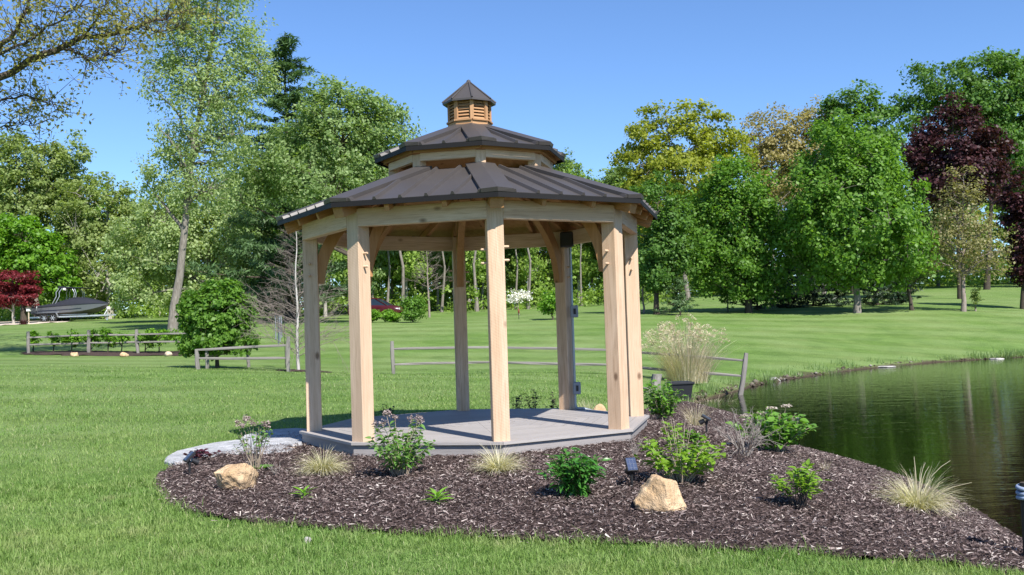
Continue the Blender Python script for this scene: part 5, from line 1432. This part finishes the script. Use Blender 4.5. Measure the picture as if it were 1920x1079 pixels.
# saplings along the far fence
for i, (u, h, wd, lab) in enumerate([(62, 1.0, .22, 'leafy shrub hugging the first fence post'), (100, .95, .3, 'thin sapling left of the orange stone'), (134, .95, .42, 'rounded sapling beside the orange stone'), (170, 1.0, .42, 'sapling in front of the middle fence post'), (202, 1.1, .4, 'fuller sapling right of the middle fence post'), (228, .9, .42, 'sparse sapling beside the tan stone'), (272, 1.0, .45, 'sapling just right of the third fence post'), (298, 1.15, .5, 'fullest sapling beside the pale stone'), (336, 1.0, .45, 'sapling beside the round green bush')]):
    b = base_at(u, 43.2 if i else 43.5)
    lob = [(0, 0, h * .72, wd, wd, h * .3), (wd * .4, 0, h * .55, wd * .6, wd * .6, h * .25)]
    make_tree('sapling', lab + ' along the far rail fence', b, [(0, 0, 0), (.03, 0, h * .5), (0, 0, h * .85)], lob, LM['bright'], MAT['bark_dark'], 34 if i not in (1, 5) else 16, 18, .17, .10, seed=200 + i, tr=.03, nlimb=6, shell=.2, cat='shrub', group='shrubs along the far rail fence')
# round bush and birch near the left fence
px_tree('round_shrub', 'big round bright green bush behind the left rail fence', 408, 31.2,
        [(405, 590, 55, 50), (440, 600, 34, 45), (370, 600, 30, 50), (410, 640, 62, 32), (375, 550, 24, 24), (425, 548, 26, 22), (355, 650, 22, 22), (350, 575, 16, 18), (462, 570, 14, 18), (400, 532, 14, 14), (455, 640, 26, 24)], LM['maple'], MAT['bark_dark'], 360, 32, .28, .125, tr=.06, nlimb=14, seed=300, cat='shrub', shell=.35)
def bare_tree(name, label, base, H, spread, seed, mat, n=46, r0=.06, dep=2, lo=.2):
    r = np.random.default_rng(seed); root = empty(name, base, 0, label, 'tree'); w = Wood(); tw = Wood(); lw = tw if mat is not MAT['bark_birch'] else w
    zz = np.linspace(-.1, H, 12); tx = np.cumsum(r.normal(0, .025, 12)); ty = np.cumsum(r.normal(0, .02, 12))
    w.tube(np.c_[tx, ty, zz], np.linspace(r0, .008, 12), 8)
    def grow(p, d, L, rr, k, tgt):
        e = p + d * L; m = (p + e) / 2 + np.array([0, 0, .08 * L]); cv = bez(p, m, e, 5); cv[1:] += r.normal(0, .02 * L, (4, 3)); tgt.tube(cv, np.linspace(rr, rr * .4, 5), 4)
        if k > 0:
            for _ in range(5):
                t = r.uniform(.25, 1); q = p + (e - p) * t; dd = d + r.normal(0, .5, 3); dd /= np.linalg.norm(dd); grow(q, dd, L * r.uniform(.35, .6), rr * .5, k - 1, tw)
    for i in range(n):
        f = lo + (.97 - lo) * i / n; z = H * f; a = i * 2.4 + r.normal(0, .4); L_ = spread * (1 - f) ** .7 * r.uniform(.6, 1.1) + .1
        d = np.array([math.cos(a), math.sin(a), r.uniform(.25, .75)]); d /= np.linalg.norm(d)
        grow(np.array([np.interp(z, zz, tx), np.interp(z, zz, ty), z]), d, L_, r0 * .24 * (1.1 - f), dep, tw)
    link('trunk', w.mesh('trunk', mat), root); link('twigs', tw.mesh('twigs', MAT['twig']), root); return root
b = base_at(562, 29.8); bare_tree('birch_tree', 'slender white birch with bare branches left of the gazebo', b, at(572, 420, 29.8).z - b.z, 1.75, 5, MAT['bark_birch'], 92, .055, 2, .10)
b = base_at(1206, 63); bare_tree('bare_tree', 'bare grey bushy tree just right of the gazebo', b, 4.6, 1.6, 6, MAT['twig'], 40, .07, 2, .1)
b = base_at(805, 78); bare_tree('bare_tree', 'bare forked tree seen through the gazebo before the wood', b, 6.5, 2.2, 7, MAT['twig'], 36, .10, 2, .3)

# ================================================================== BOAT, TRAILER, YARD THINGS FAR LEFT
def loft(secs, close=False):
    n = len(secs[0]); v = [p for s_ in secs for p in s_]; f = []
    for i in range(len(secs) - 1):
        for j in range(n - 1): f.append((i * n + j, i * n + j + 1, i * n + n + j + 1, i * n + n + j))
    return v, f
MAT['hull_silver'] = simple_mat('silver_gelcoat', (.13, .14, .165), .3, .2, .6, .08, 3, .01)
MAT['hull_dark'] = simple_mat('dark_gelcoat', (.012, .020, .045), .25, 0, .6, .2, 3, .01)
MAT['hull_bottom'] = simple_mat('brown_hull_bottom', (.085, .075, .070), .4, 0, .5, .2, 3, .01)
MAT['canvas'] = simple_mat('black_canvas', (.022, .024, .034), .8, 0, .2, .25, 8, .2)
MAT['white'] = simple_mat('white_paint', (.72, .72, .72), .45, 0, .4, .05, 6, .02)
MAT['alu'] = simple_mat('aluminium', (.55, .57, .60), .3, .7, .5, .08, 8, .02)
MAT['tyre'] = simple_mat('tyre_rubber', (.018, .018, .019), .8, 0, .25, .2, 10, .1)
b = base_at(136, 88); K = 6.75 / 6.6
boat = empty('motor_boat', b, R(-3), 'covered dark and silver speedboat on a trailer far left', 'boat')
xs = [-3.3, -2.6, -1.6, -.6, .4, 1.3, 2.1, 2.7, 3.1, 3.3]
hb = [1.12, 1.16, 1.18, 1.18, 1.15, 1.05, .85, .58, .28, .04]
kz = [.55, .55, .55, .55, .56, .60, .70, .88, 1.12, 1.38]
cz = [.78, .76, .76, .78, .82, .90, 1.04, 1.20, 1.36, 1.46]
sz = [1.32, 1.36, 1.40, 1.44, 1.48, 1.52, 1.54, 1.55, 1.55, 1.55]
def sidepts(i, t, k=1.0): # t: 0 keel .. 1 chine .. 2 sheer
    if t <= 1: return hb[i] * .86 * t, kz[i] + (cz[i] - kz[i]) * t
    return hb[i] * (.86 + .14 * (t - 1)), cz[i] + (sz[i] - cz[i]) * (t - 1)
def strip(name, t0, t1, mat, parent, off=0.0, i0=0, i1=10, n=3):
    mb = MB()
    for sd in (-1, 1):
        secs = []
        for i in range(i0, i1):
            row = []
            for q in np.linspace(t0, t1, n):
                y, z = sidepts(i, q); row.append((xs[i], sd * (y + off), z))
            secs.append(row)
        v, f = loft(secs); mb.add(v, f if sd < 0 else [t[::-1] for t in f], True)
    return mb.build(name, mat, parent)
hull = strip('hull', 0, 1.0, MAT['hull_bottom'], boat, 0, 0, 10, 4)
strip('hull_side', 1.0, 2.0, MAT['hull_silver'], boat, 0, 0, 10, 3)
strip('stripe', 1.30, 1.42, MAT['hull_dark'], hull, .008, 1, 6, 2); strip('rub_rail', 1.86, 2.0, MAT['hull_dark'], hull, .015, 0, 10, 2)
mb = MB(); v = [(-3.302, -sidepts(0, t)[0], sidepts(0, t)[1]) for t in (2, 1, 0)] + [(-3.302, sidepts(0, t)[0], sidepts(0, t)[1]) for t in (1, 2)]
mb.add(v, [(0, 1, 2, 3, 4)]).build('transom', MAT['hull_dark'], boat)
cvz = [1.42, 1.52, 1.66, 1.92, 2.18, 2.10, 1.92, 1.74, 1.62, 1.57]
secs = []
for i in range(10):
    secs.append([(xs[i], (hb[i] + .02) * math.cos(a), sz[i] - .05 + (cvz[i] - sz[i] + .05) * math.sin(a) ** .8) for a in np.linspace(0, PI, 9)])
v, f = loft(secs); MB().add(v, f, True).build('cover', MAT['canvas'], boat)
MB().box((-2.62, -1.19, 1.33), (.07, .03, .55), Matrix.Rotation(.12, 3, 'Y')).build('strap', MAT['white'], boat)
tw = MB()
for sd in (-1, 1):
    for dx in (0, .28):
        tw.tube([(-1.3 + dx, sd * .98, 1.6), (-.95 + dx, sd * .95, 2.25), (-1.0 + dx, sd * .9, 2.6), (-.75 + dx, sd * .8, 2.98)], .04, 8)
    tw.tube([(.55, sd * .8, 2.1), (.62, sd * .78, 2.5), (.4, sd * .75, 2.9)], .03, 8).tube([(.72, sd * .8, 2.1), (.78, sd * .78, 2.45), (.6, sd * .75, 2.9)], .03, 8)
tw.build('tower', MAT['alu'], boat)
MB().box((.2, 0, 2.98), (2.1, 1.7, .07), Matrix.Rotation(.03, 3, 'Y'), .02).box((-.6, 0, 3.03), (.5, 1.75, .16), None, .04).build('bimini', MAT['canvas'], boat)
for sd in (-1, 1): MB().tube([(-.35, sd * .85, 2.85), (-.15, sd * .85, 2.85)], .11, 12).build('tower_speaker', MAT['white'], boat)
tr = empty('boat_trailer', b, R(-3), 'silver two-axle boat trailer under the covered speedboat', 'trailer')
fr = MB()
for sd in (-1, 1):
    fr.bar((-3.45, sd * .9, .43), (2.0, sd * .9, .43), .08, .12).bar((2.0, sd * .9, .44), (3.5, sd * .12, .47), .08, .12).bar((-2.6, sd * .55, .62), (1.6, sd * .45, .60), .1, .06)
for x in (-3.2, -1.0, 1.2): fr.bar((x, -.9, .38), (x, .9, .38), .07, .07)
fr.bar((3.4, 0, .47), (4.0, 0, .47), .08, .08).build('frame', MAT['alu'], tr)
MB().bar((2.9, 0, .5), (3.25, 0, 1.05), .07, .07).box((3.3, 0, 1.1), (.3, .16, .22), None, .03).build('winch_post', MAT['white'], tr)
MB().tube([(3.25, -.15, .06), (3.25, -.15, .75)], .04, 8).tube([(3.25, -.2, .09), (3.25, -.1, .09)], .09, 12).build('jack', MAT['alu'], tr)
def wheel(parent, x, y, r_, w_, sd):
    n = 20; prof = [(-.5, .72), (-.5, .92), (-.36, 1), (.36, 1), (.5, .92), (.5, .72)]
    v = []; f = []
    for i in range(n):
        a = 2 * PI * i / n
        for (q, k) in prof: v.append((r_ * k * math.cos(a), q * w_, r_ * k * math.sin(a)))
    m_ = len(prof)
    for i in range(n):
        j = (i + 1) % n
        for k in range(m_ - 1): f.append((i * m_ + k, i * m_ + k + 1, j * m_ + k + 1, j * m_ + k))
    root = empty('wheel', (x, y, r_)); root.parent = parent
    MB().add(v, f, True).build('tyre', MAT['tyre'], root)
    rim = MB().tube([(0, sd * w_ * .05, 0), (0, sd * w_ * .3, 0)], r_ * .73, 20)
    rim.build('rim', MAT['tyre'], root)
    sp_ = MB()
    for k in range(6):
        a = k * PI / 3; sp_.bar((0, sd * w_ * .40, 0), (r_ * .68 * math.cos(a), sd * w_ * .38, r_ * .68 * math.sin(a)), .05, .03, 0, (0, 1, 0))
    sp_.tube([(0, sd * w_ * .3, 0), (0, sd * w_ * .46, 0)], .06, 10).build('spokes', MAT['alu'], root)
    return root
for sd in (-1, 1):
    for x in (-1.95, -1.18): wheel(tr, x, sd * 1.12, .34, .22, sd)
    fd = MB(); sec = []
    for a in np.linspace(0, 1, 17):
        th = PI * (1 - a); x = -1.565 + .80 * math.cos(th); z = .42 + .36 * min(1, 1.9 * math.sin(th))
        sec.append([(x, sd * .98, z), (x, sd * 1.26, z)])
    v, f = loft(sec); fd.add(v, f, True).build('fender', MAT['alu'], tr)
# hoop
b = base_at(96, 94); hp = empty('basketball_hoop', b, R(8), 'basketball hoop with clear white-framed board behind the boat', 'basketball hoop')
MB().bar((.75, .3, 0), (.75, .3, 1.9), .1, .1).bar((.75, .3, 1.9), (.2, .06, 2.6), .07, .07).bar((.75, .3, 1.5), (.2, .06, 2.3), .05, .05).build('pole', MAT['alu'], hp)
m, nt, out = mk('clear_board'); princ(nt, out, (.5, .55, .6), .1, .5, 0, None, Alpha=.25); MAT['clear'] = m
MB().box((0, 0, 2.72), (.92, .012, .84)).build('board', MAT['clear'], hp)
fm = MB()
for x in (-.45, .45): fm.box((x, -.012, 2.72), (.07, .02, .86))
for z in (2.31, 3.13): fm.box((0, -.014, z), (.97, .02, .07))
for x in (-.17, .17): fm.box((x, -.014, 2.66), (.045, .016, .36))
for z in (2.5, 2.82): fm.box((0, -.015, z), (.385, .016, .045))
fm.build('board_frame', MAT['white'], hp)
MAT['orange'] = simple_mat('orange_rim', (.6, .12, .05), .5)
MB().tube([(.2 * math.cos(a), -.24 + .2 * math.sin(a), 2.42) for a in np.linspace(0, 2 * PI, 17)], .02, 6, False).build('rim', MAT['orange'], hp)
# lamp post
b = base_at(54, 83); lp = empty('lamp_post', b, 0, 'tan lamp post with square lantern beside the red maple', 'lamp post')
MAT['tanpaint'] = simple_mat('tan_paint', (.42, .34, .24), .6)
MB().tube([(0, 0, -.1), (0, 0, 1.05)], .055, 10).build('pole', MAT['tanpaint'], lp)
MB().box((0, 0, 1.2), (.28, .28, .26), None, .01).build('lantern', MAT['white'], lp)
MB().add([(-.22, -.22, 1.34), (.22, -.22, 1.34), (.22, .22, 1.34), (-.22, .22, 1.34), (0, 0, 1.5)], [(0, 1, 4), (1, 2, 4), (2, 3, 4), (3, 0, 4), (3, 2, 1, 0)]).build('lantern_roof', MAT['bark_dark'], lp)
# gravel drive at the far left
MAT['gravel'] = rock_mat('pale_gravel', (.46, .38, .30), (.60, .52, .43), (.34, .27, .20))
_q = [base_at(u, Y) for u, Y in [(-60, 80), (20, 80.5), (60, 83), (95, 85), (140, 88), (120, 94), (40, 92), (-60, 90)]]
sheet('driveway', np.array([(p_.x, p_.y) for p_ in _q]), .8, MAT['gravel'], .05, .004, 'pale gravel drive beside the boat')
b = base_at(44, 81.5); tuft('grass_tuft', 'dark reddish low clump at the drive edge beside the lamp post', b, 55, 220, .5, 1.1, .03, PL['heu'], base_r=.3)
# red car beyond the shrubs
b = base_at(707, 79); car = empty('parked_car', b, R(-14), 'dark red car parked behind low shrubs, seen through the gazebo', 'car')
MAT['car_red'] = simple_mat('dark_red_paint', (.055, .009, .013), .22, 0, .6, .1, 2, .005)
MAT['glass'] = simple_mat('car_glass', (.02, .035, .06), .06, 0, .6, .1, 2, .0)
secs = []
for x, zl, zh, hw in [(-2.25, .45, .95, .72), (-2.1, .32, 1.02, .84), (-1.2, .28, 1.05, .90), (.4, .28, 1.02, .90), (1.0, .28, .98, .90), (1.7, .30, .90, .86), (2.1, .36, .80, .76), (2.25, .45, .68, .62)]:
    secs.append([(x, -hw * .9, zl), (x, -hw, (zl + zh) / 2), (x, -hw * .93, zh), (x, 0, zh + .04), (x, hw * .93, zh), (x, hw, (zl + zh) / 2), (x, hw * .9, zl)])
v, f = loft(secs); mb = MB().add(v, f, True); mb.add(secs[0], [(6, 5, 4, 3, 2, 1, 0)]); mb.add(secs[-1], [(0, 1, 2, 3, 4, 5, 6)]); mb.build('body', MAT['car_red'], car)
secs = []
for x, z, hw in [(-2.0, 1.0, .74), (-1.7, 1.52, .62), (-.9, 1.62, .62), (.2, 1.60, .62), (1.15, .98, .76)]:
    secs.append([(x, -hw, min(z, 1.0) if z < 1.1 else z), (x, 0, z + .03), (x, hw, z)])
v = [(-2.0, -.8, 1.0), (-1.75, -.64, 1.5), (.15, -.64, 1.55), (1.15, -.8, .98), (-2.0, .8, 1.0), (-1.75, .64, 1.5), (.15, .64, 1.55), (1.15, .8, .98)]
MB().add(v, [(3, 2, 1, 0), (4, 5, 6, 7), (0, 1, 5, 4), (2, 3, 7, 6)]).build('windows', MAT['glass'], car)
MB().add([(-1.8, -.66, 1.49), (.2, -.66, 1.54), (.2, .66, 1.54), (-1.8, .66, 1.49), (-1.7, -.56, 1.58), (.05, -.56, 1.62), (.05, .56, 1.62), (-1.7, .56, 1.58)], [(0, 1, 5, 4), (1, 2, 6, 5), (2, 3, 7, 6), (3, 0, 4, 7), (4, 5, 6, 7), (3, 2, 1, 0)]).build('roof', MAT['car_red'], car)
for sd in (-1, 1):
    for x in (-1.4, 1.35): wheel(car, x, sd * .8, .33, .22, sd)
    MB().box((2.12, sd * .58, .68), (.16, .26, .14), None, .02).build('headlight', MAT['white'], car)
    MB().bar((1.12, sd * .79, .99), (.16, sd * .65, 1.55), .06, .06).bar((-.6, sd * .80, 1.0), (-.6, sd * .65, 1.54), .06, .06).build('pillar', MAT['car_red'], car)
# shrubs and small trees seen through the gazebo
px_tree('round_shrub', 'dark round evergreen shrub in the lawn seen between the left posts', 775, 60, [(775, 577, 20, 22), (784, 568, 14, 14), (765, 570, 13, 16), (772, 590, 20, 10)], LM['maple'], MAT['bark_dark'], 110, 26, .30, .12, tr=.05, nlimb=6, seed=400, cat='shrub', shell=.2)
px_tree('low_shrub', 'yellow-green low shrub before the red car, left of the pair', 699, 62, [(699, 591, 14, 11)], LM['bright'], MAT['bark_dark'], 50, 24, .22, .11, tr=.03, nlimb=4, seed=401, cat='shrub', shell=.1)
px_tree('low_shrub', 'yellow-green low shrub before the red car, right of the pair', 732, 62, [(728, 592, 18, 11), (744, 594, 10, 8)], LM['bright'], MAT['bark_dark'], 70, 24, .22, .11, tr=.03, nlimb=4, seed=402, cat='shrub', shell=.1)
px_tree('flowering_tree', 'small white blossoming tree seen right of the front post', 973, 71, [(968, 556, 16, 12), (984, 553, 12, 9), (958, 560, 9, 8)], LM['white'], MAT['twig'], 60, 12, .32, .11, tr=.05, nlimb=8, seed=403, shell=.2)
px_tree('round_shrub', 'loose light green shrub seen beside the conduit post', 1036, 58, [(1036, 562, 22, 22), (1028, 574, 18, 14), (1046, 572, 14, 16)], LM['bright'], MAT['bark_dark'], 100, 22, .30, .12, tr=.05, nlimb=8, seed=404, cat='shrub', shell=.2)
b = base_at(973, 60); bf = empty('bird_feeder', b, 0, 'small red feeder on a thin stake in the lawn seen through the gazebo', 'feeder')
MAT['red_paint'] = simple_mat('red_paint', (.20, .05, .03), .5)
MB().tube([(0, 0, -.1), (0, 0, .55)], .02, 6).build('stake', MAT['black'], bf)
MB().tube([(0, 0, .36), (0, 0, .39), (0, 0, .56), (0, 0, .64)], [.02, .06, .05, .01], 10).build('feeder_body', MAT['red_paint'], bf)
b = base_at(1365, 64); MB().tube([(0, 0, -.1), (0, 0, 1.55)], .045, 8).tube([(0, 0, 1.55), (0, 0, 1.6), (0, 0, 1.78), (0, 0, 1.86)], [.05, .12, .12, .02], 8).build('lamp_pole', MAT['black']).location = b
tag(bpy.data.objects['lamp_pole'], 'thin black lamp pole on the lawn beside the round maple', 'lamp pole')
b = base_at(524, 33); wc = empty('wind_chime', b, 0, 'long grey wind chime tubes hanging from a hook before the birch', 'wind chime')
hz_ = at(524, 592, 33).z - b.z
MB().tube([(.2, 0, -.1), (.2, 0, hz_ + .1), (.14, 0, hz_ + .2), (.04, 0, hz_ + .2), (0, 0, hz_ + .1)], .012, 6).build('hook', MAT['black'], wc)
MB().tube([(0, 0, hz_ + .02), (0, 0, hz_ + .05)], .11, 12).build('top_plate', MAT['dark_twig'], wc)
for dx, dy, l in ((-.1, 0, .82), (-.03, .06, .95), (.05, -.05, .9), (.09, .03, .74)): MB().tube([(dx, dy, hz_ - l), (dx, dy, hz_)], .024, 8).build('chime_tube', MAT['galv'], wc)
# rough grass along the far bank
r = np.random.default_rng(12); sel = [i for i in range(len(POND_NP)) if POND_NP[i, 1] > 21]
n = 15000; i0 = r.choice(sel, n); t = r.random((n, 1)); A = POND_NP[i0]; B = POND_NP[(i0 + 1) % len(POND_NP)]; P = A + (B - A) * t
dn = np.c_[(B - A)[:, 1], -(B - A)[:, 0]]; dn /= np.linalg.norm(dn, axis=1)[:, None] + 1e-9
P = P + dn * _sg * np.abs(r.normal(.25, .45, (n, 1)))
cl = np.sin(P[:, 0] * 1.9) * np.sin(P[:, 0] * .73 + P[:, 1]) 
kp = cl > r.normal(.12, .25, n); P = P[kp]; cl = cl[kp]; n = len(P); z = ground(P)
h = r.uniform(.06, .24, n) * (1 + .5 * cl); a = r.uniform(0, 6.28, n); w_ = r.uniform(.008, .02, n)
sd = np.c_[np.cos(a), np.sin(a), np.zeros(n)] * w_[:, None]; tip = np.c_[P + r.normal(0, .06, (n, 2)), z + h]
V = np.stack([np.c_[P, z - .01] - sd, np.c_[P, z - .01] + sd, tip], 1).reshape(-1, 3); i = np.arange(n) * 3
tag(link('bank_grass', mesh_np('bank_grass', V, [np.c_[i, i + 1, i + 2]], False, LM['light'])), 'rough bright grass along the far edge of the pond', 'grass', kind='stuff')
tuft('grass_tuft', 'flattened dry grass on the bank between the tub and the fence end', base_at(1335, 24.6), 61, 500, .6, 2.6, .012, PL['straw'], base_r=.45)

# mud clods and pebbles scattered along the far waterline: one mass
r = np.random.default_rng(44); n = 900; i0 = r.choice(sel, n); t = r.random((n, 1)); A = POND_NP[i0]; B = POND_NP[(i0 + 1) % len(POND_NP)]
dn = np.c_[(B - A)[:, 1], -(B - A)[:, 0]]; dn /= np.linalg.norm(dn, axis=1)[:, None] + 1e-9
P = A + (B - A) * t + dn * _sg * r.normal(.08, .13, (n, 1))
z = np.maximum(ground(P), POND_Z - .03); sz_ = np.exp(r.normal(-3.35, .5, n))
oc = np.array([(1, 0, 0), (0, 1, 0), (-1, 0, 0), (0, -1, 0), (0, 0, .7), (0, 0, -.5)], float)
V = (np.c_[P, z][:, None, :] + oc[None] * sz_[:, None, None] * r.uniform(.6, 1.3, (n, 6, 1))).reshape(-1, 3); i = (np.arange(n) * 6)[:, None]
F = np.concatenate([i + np.array([a_, b_, 4]) for a_, b_ in ((0, 1), (1, 2), (2, 3), (3, 0))] + [i + np.array([b_, a_, 5]) for a_, b_ in ((0, 1), (1, 2), (2, 3), (3, 0))])
def clod_material():
    m, nt, out = mk('mud_and_pebbles'); ge = nt.nodes.new('ShaderNodeNewGeometry')
    c = ramp(nt, ge.outputs['Random Per Island'], [(0, (.03, .022, .014)), (.6, (.085, .065, .045)), (.88, (.17, .15, .12)), (1, (.36, .34, .30))]).outputs[0]
    princ(nt, out, c, .85, .2); return m
tag(link('bank_pebbles', mesh_np('bank_pebbles', V, [F], False, clod_material())), 'mud clods and pebbles along the far waterline', 'pebbles', kind='stuff')
for i, (u, Y, nb, L_, lab) in enumerate([(1440, 31.5, 140, .45, 'green reedy tuft on the bank right of the fence end'), (1560, 35.5, 120, .40, 'green reedy tuft at the far waterline below the large maple'), (1690, 39.5, 120, .42, 'green reedy tuft at the far waterline beside the pale slab'), (1885, 43.5, 130, .5, 'pale green tuft at the far waterline near the right edge')]):
    b = base_at(u, Y); tuft('reed_tuft', lab, b, 70 + i, nb, L_, 1.2, .016, LM['light'], 'grass tuft', base_r=.3)
